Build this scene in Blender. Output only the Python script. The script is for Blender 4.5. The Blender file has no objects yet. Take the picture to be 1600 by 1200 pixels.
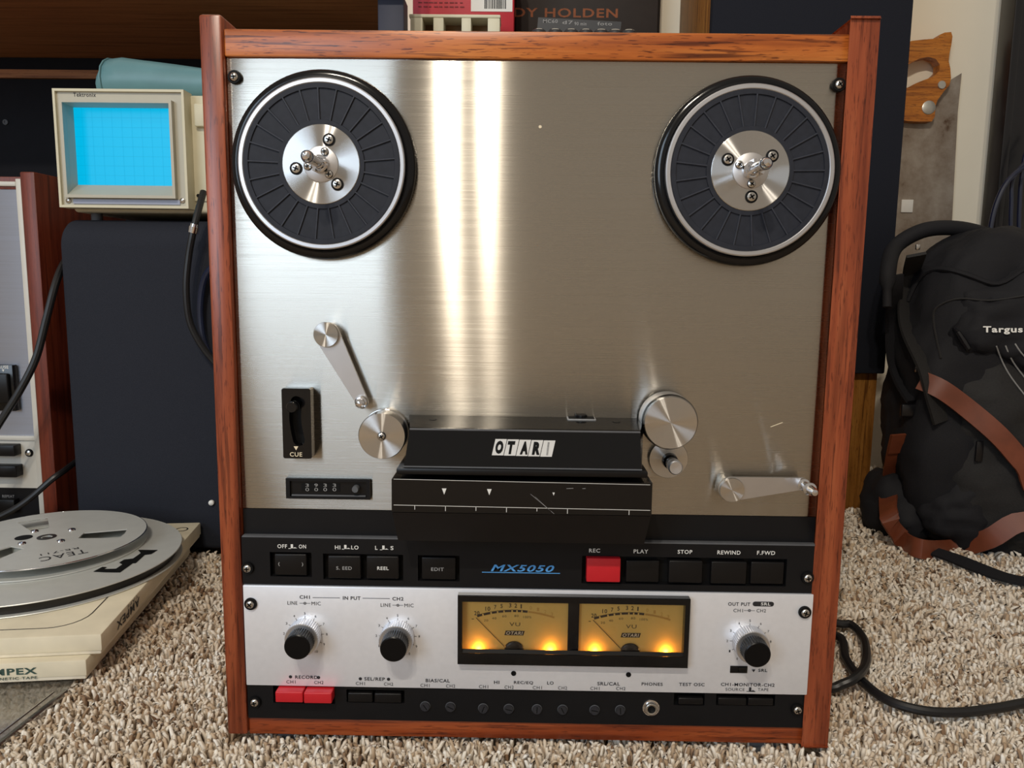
import bpy, bmesh, math, random
import numpy as np
from mathutils import Vector, Matrix, noise

random.seed(7)
np.random.seed(7)
PI = math.pi
SC = bpy.context.scene
COL = SC.collection

# ------------------------------------------------------------------ camera
CAM = Vector((-0.0077, -0.5614, 0.3754))
FPX = 1200.0
RW = np.array([[0.99985, 0.01209, 0.01206],
               [0.0136, -0.13491, -0.99077],
               [-0.0103, 0.99078, -0.13503]])      # world axes seen from the camera
u_, s_, v_ = np.linalg.svd(RW)
RW = u_ @ v_
cam_data = bpy.data.cameras.new('camera')
cam = bpy.data.objects.new('camera', cam_data)
COL.objects.link(cam)
cam_data.sensor_width = 36.0
cam_data.lens = 36.0 * FPX / 1600.0
cam_data.clip_start = 0.01
cx_, cy_, cz_ = RW[0], RW[1], RW[2]
m = Matrix(((cx_[0], -cy_[0], -cz_[0], CAM.x), (cx_[1], -cy_[1], -cz_[1], CAM.y), (cx_[2], -cy_[2], -cz_[2], CAM.z), (0, 0, 0, 1)))
cam.matrix_world = m
SC.camera = cam

# ------------------------------------------------------------------ world, lights, exposure
world = bpy.data.worlds.new('world')
SC.world = world
world.use_nodes = True
world.node_tree.nodes['Background'].inputs[0].default_value = (1.0, 0.88, 0.74, 1)
world.node_tree.nodes['Background'].inputs[1].default_value = 0.29


def aim(o, target):
    o.rotation_euler = (Vector(target) - o.location).to_track_quat('-Z', 'Y').to_euler()


def area(name, loc, target, sx, sy, power, color):
    d = bpy.data.lights.new(name, 'AREA')
    d.shape = 'RECTANGLE'
    d.size, d.size_y, d.energy, d.color = sx, sy, power, color
    o = bpy.data.objects.new(name, d)
    COL.objects.link(o)
    o.location = loc
    aim(o, target)
    return o


def bulb(name, loc, r, power, color):
    d = bpy.data.lights.new(name, 'POINT')
    d.shadow_soft_size, d.energy, d.color = r, power, color
    o = bpy.data.objects.new(name, d)
    COL.objects.link(o)
    o.location = loc
    return o


bulb('ceiling_bulb', (-0.43, -1.5, 1.9), 0.035, 46, (1.0, 0.9, 0.76))
bulb('ceiling_bulb', (-0.215, -1.5, 1.9), 0.035, 34, (1.0, 0.9, 0.76))
area('window_daylight', (-1.55, -2.3, 1.15), (-0.1, 0.0, 0.3), 1.1, 1.3, 23, (0.68, 0.83, 1.0))

SC.view_settings.view_transform = 'Standard'
SC.view_settings.look = 'None'
SC.view_settings.gamma = 1.0
SC.view_settings.use_curve_mapping = False
SC.view_settings.exposure = 0.25

# ------------------------------------------------------------------ measuring helpers
RT = RW.T


def ray(px, py):
    return Vector(RT @ np.array([(px - 800) / FPX, (py - 600) / FPX, 1.0]))


def on(px, py, Y=0.0):                       # a measured photo point on the upright plane at real depth Y (metres)
    d = ray(px, py)
    return CAM + d * ((Y - CAM.y) / d.y)


def fl(px, py, z=0.012):                     # a measured photo point on the level plane at height z
    d = ray(px, py)
    return CAM + d * ((z - CAM.z) / d.z)


# ------------------------------------------------------------------ materials
def lin(r, g, b):
    def f(c):
        c /= 255.0
        return c / 12.92 if c <= 0.04045 else ((c + 0.055) / 1.055) ** 2.4
    return (f(r), f(g), f(b), 1)


class NT:
    def __init__(self, name):
        self.mat = bpy.data.materials.new(name)
        self.mat.use_nodes = True
        self.t = self.mat.node_tree
        self.b = self.t.nodes['Principled BSDF']

    def n(self, kind, **kw):
        nd = self.t.nodes.new(kind)
        for k, v in kw.items():
            setattr(nd, k, v)
        return nd

    def l(self, a, b):
        self.t.links.new(a, b)

    def ramp(self, fac, stops):
        r = self.n('ShaderNodeValToRGB')
        e = r.color_ramp.elements
        while len(e) < len(stops):
            e.new(0.5)
        for i, (p, c) in enumerate(stops):
            e[i].position = p
            e[i].color = c
        self.l(fac, r.inputs[0])
        return r

    def coords(self, scale, kind='Object', rnd=True):
        tc = self.n('ShaderNodeTexCoord')
        mp = self.n('ShaderNodeMapping')
        mp.inputs['Scale'].default_value = scale
        self.l(tc.outputs[kind], mp.inputs[0])
        if rnd:
            oi = self.n('ShaderNodeObjectInfo')
            mu = self.n('ShaderNodeMath', operation='MULTIPLY')
            mu.inputs[1].default_value = 37.0
            self.l(oi.outputs['Random'], mu.inputs[0])
            self.l(mu.outputs[0], mp.inputs['Location'])
        return mp.outputs[0]

    def noise(self, vec, scale, detail=3, rough=0.55):
        nz = self.n('ShaderNodeTexNoise')
        nz.inputs['Scale'].default_value = scale
        nz.inputs['Detail'].default_value = detail
        nz.inputs['Roughness'].default_value = rough
        self.l(vec, nz.inputs['Vector'])
        return nz.outputs['Fac']

    def bump(self, h, strength, dist):
        b = self.n('ShaderNodeBump')
        b.inputs['Strength'].default_value = strength
        b.inputs['Distance'].default_value = dist
        self.l(h, b.inputs['Height'])
        self.l(b.outputs[0], self.b.inputs['Normal'])
        return b


def plain(name, col, rough=0.5, metal=0.0, spec=0.5, var=0.12, nscale=60, bump=0.0, coat=0.0):
    w = NT(name)
    w.b.inputs['Roughness'].default_value = rough
    w.b.inputs['Metallic'].default_value = metal
    w.b.inputs['Specular IOR Level'].default_value = spec
    w.b.inputs['Coat Weight'].default_value = coat
    v = w.coords((1, 1, 1))
    f = w.noise(v, nscale, 3)
    lo = tuple(c * (1 - var) for c in col[:3]) + (1,)
    hi = tuple(min(1, c * (1 + var)) for c in col[:3]) + (1,)
    r = w.ramp(f, [(0.3, lo), (0.7, hi)])
    w.l(r.outputs[0], w.b.inputs['Base Color'])
    if bump:
        w.bump(f, bump, 0.001)
    return w.mat


def wood(name, dark, mid, light, axis, rough=0.38, pore=0.55):
    w = NT(name)
    w.b.inputs['Roughness'].default_value = rough
    sc = {'Z': (1, 1, 0.06), 'X': (0.06, 1, 1), 'Y': (1, 0.06, 1)}[axis]
    v = w.coords(sc)
    f = w.noise(v, 90, 5, 0.6)
    base = w.ramp(f, [(0.28, dark), (0.5, mid), (0.72, light)])
    sc2 = {'Z': (1, 1, 0.035), 'X': (0.035, 1, 1), 'Y': (1, 0.035, 1)}[axis]
    v2 = w.coords(sc2)
    f2 = w.noise(v2, 420, 2, 0.5)
    f3 = w.noise(v2, 120, 1, 0.5)
    sc3 = {'Z': (1, 1, 0.09), 'X': (0.09, 1, 1), 'Y': (1, 0.09, 1)}[axis]
    f4 = w.noise(w.coords(sc3), 1000, 2, 0.5)
    fleck = w.ramp(f4, [(0.60, (1, 1, 1, 1)), (0.67, (0.30, 0.22, 0.22, 1))])
    pm = w.ramp(f2, [(0.56, (1, 1, 1, 1)), (0.66, (0.32, 0.25, 0.25, 1))])
    big = w.ramp(f3, [(0.58, (1, 1, 1, 1)), (0.7, (0.5, 0.42, 0.4, 1))])
    mx = w.n('ShaderNodeMix', data_type='RGBA', blend_type='MULTIPLY')
    mx.inputs[0].default_value = pore
    w.l(base.outputs[0], mx.inputs[6])
    w.l(pm.outputs[0], mx.inputs[7])
    mx2 = w.n('ShaderNodeMix', data_type='RGBA', blend_type='MULTIPLY')
    mx2.inputs[0].default_value = 0.7
    w.l(mx.outputs[2], mx2.inputs[6])
    w.l(big.outputs[0], mx2.inputs[7])
    mx3 = w.n('ShaderNodeMix', data_type='RGBA', blend_type='MULTIPLY')
    mx3.inputs[0].default_value = pore
    w.l(mx2.outputs[2], mx3.inputs[6])
    w.l(fleck.outputs[0], mx3.inputs[7])
    w.l(mx3.outputs[2], w.b.inputs['Base Color'])
    w.bump(f2, 0.12, 0.0006)
    return w.mat


def brushed(name, col, rough, aniso=0.8, streak=0.25, tint=0.06, bump=0.03):
    """metal with fine level grooves: the highlight runs out upright, across the grooves"""
    w = NT(name)
    g = w.n('ShaderNodeBsdfAnisotropic')
    g.distribution = 'GGX'
    g.inputs['Anisotropy'].default_value = aniso
    g.inputs['Rotation'].default_value = 0.0
    tg = w.n('ShaderNodeTangent', direction_type='RADIAL', axis='Z')
    w.l(tg.outputs[0], g.inputs['Tangent'])
    v = w.coords((0.005, 1, 1), rnd=False)
    f = w.noise(v, 1500, 4, 0.7)
    lo = tuple(c * (1 - tint) for c in col[:3]) + (1,)
    hi = tuple(min(1, c * (1 + tint)) for c in col[:3]) + (1,)
    r = w.ramp(f, [(0.3, lo), (0.7, hi)])
    w.l(r.outputs[0], g.inputs['Color'])
    rr = w.ramp(f, [(0.25, (rough * (1 - streak),) * 3 + (1,)), (0.75, (rough * (1 + streak),) * 3 + (1,))])
    w.l(rr.outputs[0], g.inputs['Roughness'])
    if bump:
        b = w.bump(f, bump, 0.0002)
        w.l(b.outputs[0], g.inputs['Normal'])
    w.l(g.outputs[0], w.t.nodes['Material Output'].inputs['Surface'])
    return w.mat


def spun(name, col, rough, aniso=0.72):      # turned metal: fine circular grooves round the local Y axis
    w = NT(name)
    g = w.n('ShaderNodeBsdfAnisotropic')
    g.distribution = 'GGX'
    g.inputs['Color'].default_value = col
    g.inputs['Roughness'].default_value = rough
    g.inputs['Anisotropy'].default_value = aniso
    tg = w.n('ShaderNodeTangent', direction_type='RADIAL', axis='Y')
    w.l(tg.outputs[0], g.inputs['Tangent'])
    w.l(g.outputs[0], w.t.nodes['Material Output'].inputs['Surface'])
    return w.mat


def glow(name, col, strength):
    w = NT(name)
    w.b.inputs['Base Color'].default_value = (col[0] * .1, col[1] * .1, col[2] * .12, 1)
    w.b.inputs['Specular IOR Level'].default_value = 0.12
    w.b.inputs['Roughness'].default_value = 0.25
    w.b.inputs['Emission Color'].default_value = col
    w.b.inputs['Emission Strength'].default_value = strength
    return w.mat


def clear(name, tint=(1, 1, 1, 1), refl=0.06, rough=0.03):
    w = NT(name)
    tr = w.n('ShaderNodeBsdfTransparent')
    tr.inputs[0].default_value = tint
    gl = w.n('ShaderNodeBsdfGlossy')
    gl.inputs['Roughness'].default_value = rough
    fr = w.n('ShaderNodeFresnel')
    fr.inputs[0].default_value = 1.45
    mu = w.n('ShaderNodeMath', operation='MULTIPLY')
    mu.inputs[1].default_value = refl / 0.04
    w.l(fr.outputs[0], mu.inputs[0])
    mx = w.n('ShaderNodeMixShader')
    w.l(mu.outputs[0], mx.inputs[0])
    w.l(tr.outputs[0], mx.inputs[1])
    w.l(gl.outputs[0], mx.inputs[2])
    w.l(mx.outputs[0], w.t.nodes['Material Output'].inputs['Surface'])
    return w.mat


M = {}
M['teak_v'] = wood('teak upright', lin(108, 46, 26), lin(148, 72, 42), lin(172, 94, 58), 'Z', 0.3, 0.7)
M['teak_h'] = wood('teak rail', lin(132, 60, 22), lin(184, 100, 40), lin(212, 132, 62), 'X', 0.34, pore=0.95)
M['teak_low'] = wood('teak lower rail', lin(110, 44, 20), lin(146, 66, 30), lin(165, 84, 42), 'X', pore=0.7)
M['mahog'] = wood('mahogany', lin(84, 30, 18), lin(112, 46, 28), lin(128, 58, 36), 'Z', 0.45, 0.4)
M['oak'] = wood('oak veneer', lin(112, 68, 22), lin(158, 104, 44), lin(176, 124, 60), 'Z', 0.45, 0.8)
M['desk'] = wood('desk underside', lin(150, 98, 60), lin(168, 112, 70), lin(180, 124, 80), 'X', 0.6, 0.3)
M['sawwood'] = wood('saw handle wood', lin(140, 76, 18), lin(190, 116, 36), lin(206, 134, 52), 'X', 0.4, 0.7)
M['alu'] = brushed('brushed transport panel', lin(196, 191, 181), 0.25, 0.8, 0.22, 0.03, 0.0015)
M['alu2'] = plain('silver anodised panel', lin(238, 240, 246), 0.36, 0.4, var=0.02, nscale=200)
M['spun'] = spun('turned aluminium', lin(206, 205, 203), 0.22, 0.78)
M['armmetal'] = plain('satin aluminium', lin(205, 203, 203), 0.42, 1.0, var=0.03)
M['silver'] = plain('matt silver', lin(215, 216, 220), 0.38, 1.0, var=0.03)
M['chrome'] = plain('chrome', lin(225, 225, 228), 0.12, 1.0, var=0.02)
M['steel'] = plain('screw steel', lin(200, 198, 194), 0.25, 1.0, var=0.05)
M['black'] = plain('black enamel panel', lin(19, 19, 21), 0.45, spec=0.22, var=0.08)
M['gloss'] = plain('gloss black plastic', lin(9, 10, 13), 0.14, spec=0.4, var=0.05)
M['button'] = plain('black button plastic', lin(17, 16, 17), 0.36, spec=0.28, var=0.06)
M['well'] = plain('button well black', lin(10, 10, 11), 0.6, spec=0.2, var=0.05)
M['gate'] = plain('matt dark brown plastic', lin(30, 26, 24), 0.6, spec=0.2, var=0.05)
M['rubber'] = plain('dark rubber', lin(36, 39, 48), 0.62, spec=0.3, var=0.14, nscale=180)
M['rubber2'] = plain('rubber rib', lin(50, 53, 62), 0.55, spec=0.3, var=0.16, nscale=300)
M['red'] = plain('red button', lin(196, 26, 38), 0.42, var=0.05)
M['white'] = plain('white print', lin(226, 226, 222), 0.6, var=0.02)
M['cream'] = plain('cream print', lin(230, 215, 185), 0.6, var=0.02)
M['dim'] = plain('worn white print', lin(150, 150, 150), 0.6, var=0.2, nscale=900)
M['ink'] = plain('black print', lin(34, 34, 38), 0.6, var=0.04)
M['blueink'] = plain('blue print', lin(84, 160, 228), 0.5, var=0.04)
M['badge'] = plain('badge silver', lin(226, 226, 224), 0.4, 0.25, var=0.03)
M['potgrey'] = plain('dark grey trimmer', lin(44, 44, 48), 0.45, spec=0.3)
M['knob'] = plain('black knob plastic', lin(10, 10, 12), 0.3, spec=0.2, var=0.05)
M['greyfoot'] = plain('grey rubber foot', lin(86, 88, 92), 0.7)
M['dial'] = plain('amber meter dial', lin(226, 186, 96), 0.7, var=0.03)
M['palered'] = plain('pale red print', lin(198, 150, 66), 0.7)
M['brownink'] = plain('brown dial print', lin(46, 30, 14), 0.7)
M['pane'] = clear('clear meter pane', refl=0.04)
M['bead'] = clear('plastic edge', (0.80, 0.80, 0.82, 1), 0.25, 0.2)
M['plastic_clear'] = clear('clear acrylic', (0.96, 0.96, 0.96, 1), 0.03, 0.15)

# ------------------------------------------------------------------ mesh building
class MB:
    def __init__(self):
        self.v, self.f, self.mi = [], [], []

    def add(self, vs, fs, mi=0):
        o = len(self.v)
        self.v += [tuple(p) for p in vs]
        self.f += [tuple(i + o for i in q) for q in fs]
        self.mi += [mi] * len(fs)
        return self

    def box(self, a, b, mi=0, bev=0.0, seg=2):
        a, b = Vector(a), Vector(b)
        bm = bmesh.new()
        bmesh.ops.create_cube(bm, size=1)
        for v in bm.verts:
            v.co = Vector(((a.x + b.x) / 2 + v.co.x * (b.x - a.x), (a.y + b.y) / 2 + v.co.y * (b.y - a.y), (a.z + b.z) / 2 + v.co.z * (b.z - a.z)))
        if bev:
            bmesh.ops.bevel(bm, geom=list(bm.edges), offset=bev, segments=seg, profile=0.5, affect='EDGES')
        return self.bm(bm, mi)

    def bm(self, bm, mi=0, mat=None):
        bmesh.ops.recalc_face_normals(bm, faces=bm.faces)
        bm.verts.index_update()
        vs = [(mat @ v.co if mat else v.co) for v in bm.verts]
        self.add(vs, [[v.index for v in f.verts] for f in bm.faces], mi)
        bm.free()
        return self

    def lathe(self, prof, c=(0, 0, 0), n=48, mi=0, axis='Y', flute=0, depth=0.0, rings=None):
        """prof: list of (radius, height); height runs along -Y (towards the viewer) or +Z"""
        vs, fs = [], []
        k = len(prof)
        for i in range(n):
            t = 2 * PI * i / n
            for j, (r, h) in enumerate(prof):
                rr = r
                if flute and rings and j in rings:
                    rr = r - (depth if i % 2 else 0)
                if axis == 'Y':
                    vs.append((c[0] + rr * math.cos(t), c[1] - h, c[2] + rr * math.sin(t)))
                else:
                    vs.append((c[0] + rr * math.cos(t), c[1] + rr * math.sin(t), c[2] + h))
        for i in range(n):
            for j in range(k - 1):
                a, b = i * k + j, ((i + 1) % n) * k + j
                fs.append((a, b, b + 1, a + 1))
        if prof[0][0] > 1e-7:
            pass
        return self.add(vs, fs, mi)

    def tube(self, path, r, n=8, mi=0, cap=True):
        path = [Vector(p) for p in path]
        vs, fs = [], []
        up = Vector((0, 0, 1))
        prev = None
        for i, p in enumerate(path):
            d = (path[min(i + 1, len(path) - 1)] - path[max(i - 1, 0)]).normalized()
            if prev is None:
                a = d.cross(up)
                if a.length < 1e-3:
                    a = d.cross(Vector((1, 0, 0)))
                a.normalize()
            else:
                a = (prev - d * prev.dot(d)).normalized()
            prev = a
            b = d.cross(a)
            rr = r[i] if isinstance(r, (list, tuple)) else r
            for k in range(n):
                t = 2 * PI * k / n
                vs.append(p + (a * math.cos(t) + b * math.sin(t)) * rr)
        for i in range(len(path) - 1):
            for k in range(n):
                fs.append((i * n + k, i * n + (k + 1) % n, (i + 1) * n + (k + 1) % n, (i + 1) * n + k))
        if cap:
            fs.append(tuple(range(n))[::-1])
            fs.append(tuple((len(path) - 1) * n + k for k in range(n)))
        return self.add(vs, fs, mi)

    def ribbon(self, path, wdir, width, thick, mi=0):
        """a strap: path of points, width direction per point (or one), with real thickness"""
        path = [Vector(p) for p in path]
        vs, fs = [], []
        for i, p in enumerate(path):
            d = (path[min(i + 1, len(path) - 1)] - path[max(i - 1, 0)]).normalized()
            w = Vector(wdir[i] if isinstance(wdir, list) else wdir)
            w = (w - d * w.dot(d)).normalized()
            nn = d.cross(w).normalized()
            ww = width[i] if isinstance(width, list) else width
            for a, b in ((-1, -1), (1, -1), (1, 1), (-1, 1)):
                vs.append(p + w * (a * ww / 2) + nn * (b * thick / 2))
        for i in range(len(path) - 1):
            for k in range(4):
                fs.append((i * 4 + k, i * 4 + (k + 1) % 4, (i + 1) * 4 + (k + 1) % 4, (i + 1) * 4 + k))
        e = (len(path) - 1) * 4
        fs += [(3, 2, 1, 0), (e, e + 1, e + 2, e + 3)]
        return self.add(vs, fs, mi)

    def prism(self, loops, d, to3, mi=0, bev=0.0):
        """outline loop(s) (first outer, others holes) in 2-D, thickness d; to3(u, v, h) -> point"""
        bm = bmesh.new()
        for lp in loops:
            vv = [bm.verts.new((u, v, 0)) for u, v in lp]
            for i in range(len(vv)):
                bm.edges.new((vv[i], vv[(i + 1) % len(vv)]))
        bmesh.ops.triangle_fill(bm, use_beauty=True, edges=list(bm.edges))
        fs = list(bm.faces)
        if d:
            r = bmesh.ops.extrude_face_region(bm, geom=fs)
            for e in r['geom']:
                if isinstance(e, bmesh.types.BMVert):
                    e.co.z += d
        for v in bm.verts:
            v.co = Vector(to3(v.co.x, v.co.y, v.co.z))
        return self.bm(bm, mi)

    def sphere(self, c, r, mi=0, n=12, sc=(1, 1, 1)):
        bm = bmesh.new()
        bmesh.ops.create_uvsphere(bm, u_segments=n, v_segments=max(6, n // 2 + 1), radius=1)
        for v in bm.verts:
            v.co = Vector(c) + Vector((v.co.x * r * sc[0], v.co.y * r * sc[1], v.co.z * r * sc[2]))
        return self.bm(bm, mi)

    def mesh(self, name, mats, smooth=35):
        me = bpy.data.meshes.new(name)
        me.from_pydata(self.v, [], self.f)
        for mt in (mats if isinstance(mats, (list, tuple)) else [mats]):
            me.materials.append(M[mt] if isinstance(mt, str) else mt)
        me.polygons.foreach_set('material_index', self.mi)
        if smooth:
            me.polygons.foreach_set('use_smooth', [True] * len(self.f))
            me.update()
            me.set_sharp_from_angle(angle=math.radians(smooth))
        me.update()
        return me

    def build(self, name, mats, parent=None, loc=None, smooth=35, rot=None):
        """links ONE mesh object; vertices are given in world metres unless loc (world origin) is set"""
        if loc is None:
            a = np.array(self.v)
            c = Vector((a.min(0) + a.max(0)) / 2)
            self.v = [tuple(Vector(p) - c) for p in self.v]
            loc = c
        return link(name, self.mesh(name, mats, smooth), parent, loc, rot)


WPOS = {}


def link(name, data, parent=None, loc=(0, 0, 0), rot=None):
    o = bpy.data.objects.new(name, data)
    COL.objects.link(o)
    loc = Vector(loc)
    WPOS[o] = loc
    if parent is not None:
        o.parent = parent
        o.location = loc - WPOS[parent]
    else:
        o.location = loc
    if rot is not None:
        o.rotation_euler = rot
    return o


def tag(o, label=None, cat=None, group=None, kind=None):
    for k, v in (('label', label), ('category', cat), ('group', group), ('kind', kind)):
        if v:
            o[k] = v
    return o


def thing(name, loc, label, cat, group=None):
    return tag(link(name, None, None, loc), label, cat, group)


def spline(pts, n=10, closed=False):
    pts = [Vector(p) for p in pts]
    out = []
    k = len(pts)
    for i in range(k if closed else k - 1):
        if closed:
            p0, p1, p2, p3 = (pts[(i + j - 1) % k] for j in range(4))
        else:
            p0, p1, p2, p3 = pts[max(i - 1, 0)], pts[i], pts[i + 1], pts[min(i + 2, k - 1)]
        for s in range(n):
            t = s / n
            out.append(0.5 * ((2 * p1) + (p2 - p0) * t + (2 * p0 - 5 * p1 + 4 * p2 - p3) * t * t + (3 * p1 - p0 - 3 * p2 + p3) * t ** 3))
    if not closed:
        out.append(pts[-1])
    return out


TXT = {}


def text_geo(s, bold=0.0, shear=0.0):
    key = (s, bold, shear)
    if key not in TXT:
        c = bpy.data.curves.new('t', 'FONT')
        c.body = s
        c.offset = bold
        c.shear = shear
        c.space_character = 1.12 if len(s) > 1 else 1.0
        c.resolution_u = 3
        o = bpy.data.objects.new('t', c)
        COL.objects.link(o)
        me = bpy.data.meshes.new_from_object(o.evaluated_get(bpy.context.evaluated_depsgraph_get()))
        vs = np.array([v.co[:2] for v in me.vertices])
        fs = [tuple(p.vertices) for p in me.polygons]
        bpy.data.objects.remove(o)
        bpy.data.curves.remove(c)
        bpy.data.meshes.remove(me)
        lo, hi = vs.min(0), vs.max(0)
        vs = (vs - (lo + hi) / 2) / (hi - lo)
        TXT[key] = (vs, fs)
    return TXT[key]


def put_text(mb, s, c, w, h, mi=0, bold=0.016, shear=0.0, U=(1, 0, 0), V=(0, 0, 1)):
    """flat print centred at c, w wide and h high, along directions U and V"""
    vs, fs = text_geo(s, bold, shear)
    c, U, V = Vector(c), Vector(U), Vector(V)
    mb.add([c + U * (p[0] * w) + V * (p[1] * h) for p in vs], fs, mi)


def frontal(u, v, h):                        # 2-D outline in X-Z, thickness towards the viewer
    return (u, -h, v)


def line(mb, a, b, w, nrm=(0, -1, 0), mi=0):
    a, b = Vector(a), Vector(b)
    s = (b - a).normalized().cross(Vector(nrm)).normalized() * (w / 2)
    mb.add([a - s, a + s, b + s, b - s], [(0, 1, 2, 3)], mi)


def disc(mb, c, r, n=20, mi=0, r0=0.0):
    c = Vector(c)
    o = [c + Vector((math.cos(2 * PI * i / n) * r, 0, math.sin(2 * PI * i / n) * r)) for i in range(n)]
    if r0:
        q = [c + Vector((math.cos(2 * PI * i / n) * r0, 0, math.sin(2 * PI * i / n) * r0)) for i in range(n)]
        mb.add(o + q, [(i, (i + 1) % n, n + (i + 1) % n, n + i) for i in range(n)], mi)
    else:
        mb.add(o, [tuple(range(n))], mi)


EPS = 0.00025

# ------------------------------------------------------------------ the setting
W = NT('carpet backing')
v = W.coords((1, 1, 1), rnd=False)
r = W.ramp(W.noise(v, 260, 4), [(0.3, lin(110, 90, 70)), (0.5, lin(170, 148, 122)), (0.7, lin(205, 188, 164))])
W.l(r.outputs[0], W.b.inputs['Base Color'])
W.b.inputs['Roughness'].default_value = 0.95
W.bump(W.noise(v, 200, 3), 0.8, 0.006)
M['backing'] = W.mat
M['wall'] = plain('cream wall paint', lin(246, 238, 218), 0.85, var=0.02, nscale=8, bump=0.1)
FLOOR = tag(MB().box((-2.6, -3.0, -0.03), (2.6, 0.97, 0.0)).build('floor', 'backing', smooth=0), kind='structure')
tag(MB().box((-2.6, 0.97, -0.03), (2.6, 1.03, 2.5)).build('wall_back', 'wall', smooth=0), kind='structure')

# ------------------------------------------------------------------ reel to reel deck
ZB = 0.016
TP, CP, SP, BP = 0.0050, 0.0002, -0.0008, 0.0012
deck = thing('tape_deck', (0, 0.11, ZB), 'large reel-to-reel tape deck in red-brown wooden case standing upright on carpet', 'tape deck')
INN = 0.2190

for s in (-1, 1):
    b = MB()
    b.box((s * 0.2352, 0.0, ZB), (s * INN, 0.225, ZB + 0.540), bev=0.0022)
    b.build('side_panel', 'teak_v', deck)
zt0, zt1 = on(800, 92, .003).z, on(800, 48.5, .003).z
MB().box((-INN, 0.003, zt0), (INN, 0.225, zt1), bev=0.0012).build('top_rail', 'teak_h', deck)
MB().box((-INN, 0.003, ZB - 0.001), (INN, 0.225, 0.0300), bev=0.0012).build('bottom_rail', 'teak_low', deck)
MB().box((-INN, 0.016, 0.031), (INN, 0.220, zt0 - 0.001)).build('chassis', 'black', deck)
for px, py in ((455, 1155), (1190, 1170)):
    p = on(px, py, 0.012)
    MB().box((p.x - 0.0105, 0.010, 0.0015), (p.x + 0.0105, 0.035, ZB), bev=0.001).build('foot', 'greyfoot', deck)
    MB().box((p.x - 0.0105, 0.185, 0.0015), (p.x + 0.0105, 0.210, ZB), bev=0.001).build('foot', 'greyfoot', deck)

z0, z1 = on(375, 794, TP).z, on(358, 86, TP).z
panel = MB().box((-INN + .0006, TP, z0), (INN - .0006, TP + .004, min(z1, zt0 - .0004)), bev=0.0006).build('transport_panel', 'alu', deck)
zr = on(377, 838.5, CP).z
strip = MB().box((-INN + .0006, TP + .001, zr - .002), (INN - .0006, TP + .006, z0 - .0004)).build('black_strip', 'black', deck)


def rect_px(x0, x1, y0, y1, Y):
    a, b = on(x0, (y0 + y1) / 2, Y), on(x1, (y0 + y1) / 2, Y)
    c, d = on((x0 + x1) / 2, y0, Y), on((x0 + x1) / 2, y1, Y)
    return a.x, b.x, d.z, c.z                # x0 x1 z0 z1


def loop(x0, x1, z0, z1):
    return [(x0, z0), (x1, z0), (x1, z1), (x0, z1)]


def circ(c, r, n=24):
    return [(c[0] + r * math.cos(2 * PI * i / n), c[1] + r * math.sin(2 * PI * i / n)) for i in range(n)]


def plate(name, mat, Y, th, zlo, zhi, holes):
    b = MB()
    b.prism([loop(-INN + .0006, INN - .0006, zlo, zhi)] + holes, th, lambda u, v, h: (u, Y + th - h, v))
    return b.build(name, mat, deck, smooth=20)


# control panel with its push-button row
zc0 = on(378, 912, CP).z
row1 = [(422, 487, 863, 901), (505, 630, 866, 906), (653, 718, 868, 908), (909, 1229, 871, 914)]
holes = [loop(*rect_px(*q, CP)) for q in row1]
ctl = plate('control_panel', 'black', CP, 0.006, zc0, zr, holes)
MB().box((-INN + .001, CP + .0062, zc0), (INN - .001, CP + .008, zr - .001)).build('panel_backing', 'well', deck)

MB().box((-INN + .001, CP - .0002, zr - .0004), (INN - .001, TP + .001, zr + .0006), bev=.0003).build('ridge_highlight', 'greyfoot', deck)  # lighter grey added as the highlight along the control panel's top edge
b = MB()
T = lambda mb, s, px, py, wpx, hpx, Y, **k: put_text(mb, s, on(px, py, Y - EPS), wpx * (Y - CAM.y) / 1200 * .985, hpx * (Y - CAM.y) / 1200, **k)


def push_icon(mb, px, py, Y, mi=0):          # the raised / pressed key symbol between two words
    p = on(px, py, Y - EPS)
    k = 0.00045
    mb.add([p + Vector((x * k, 0, z * k)) for x, z in ((-7, -4), (-3, -4), (-3, 4), (1, 4), (1, -4), (1, -2.6), (4, -1), (8, -3), (8, -4))],
           [(0, 1, 1 + 0, 0)] if False else [(1, 4, 3, 2), (4, 8, 7, 6, 5)], mi)
    mb.add([p + Vector((x * k, 0, z * k)) for x, z in ((-7, -4), (8, -4), (8, -3), (-7, -3))], [(0, 1, 2, 3)], mi)


for s, px, py, w in (('OFF', 441, 853.5, 16), ('ON', 472.5, 854, 12), ('HI', 527.5, 855.3, 9), ('LO', 554.5, 855.5, 12), ('L', 588, 856, 4), ('S', 612.5, 856.3, 5)):
    T(b, s, px, py, w, 6.6, CP)
for px, py in ((457, 854), (540.5, 855), (600, 856)):
    push_icon(b, px, py, CP)
for s, px, py, w in (('REC', 929, 860.3, 18), ('PLAY', 1001.5, 861.6, 24), ('STOP', 1070.3, 862.3, 24), ('REWIND', 1139, 863.4, 38), ('F.FWD', 1197, 864, 29.5)):
    T(b, s, px, py, w, 6.6, CP)
b.build('lettering', 'white', ctl, smooth=0)
b = MB()
T(b, 'MX5050', 816.5, 888, 105, 11.5, CP, bold=0.02, shear=0.3)
a_, c_ = on(753, 894, CP - EPS), on(875, 896, CP - EPS)
line(b, a_, c_, 0.0006)
b.build('model_lettering', 'blueink', ctl, smooth=0)


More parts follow.
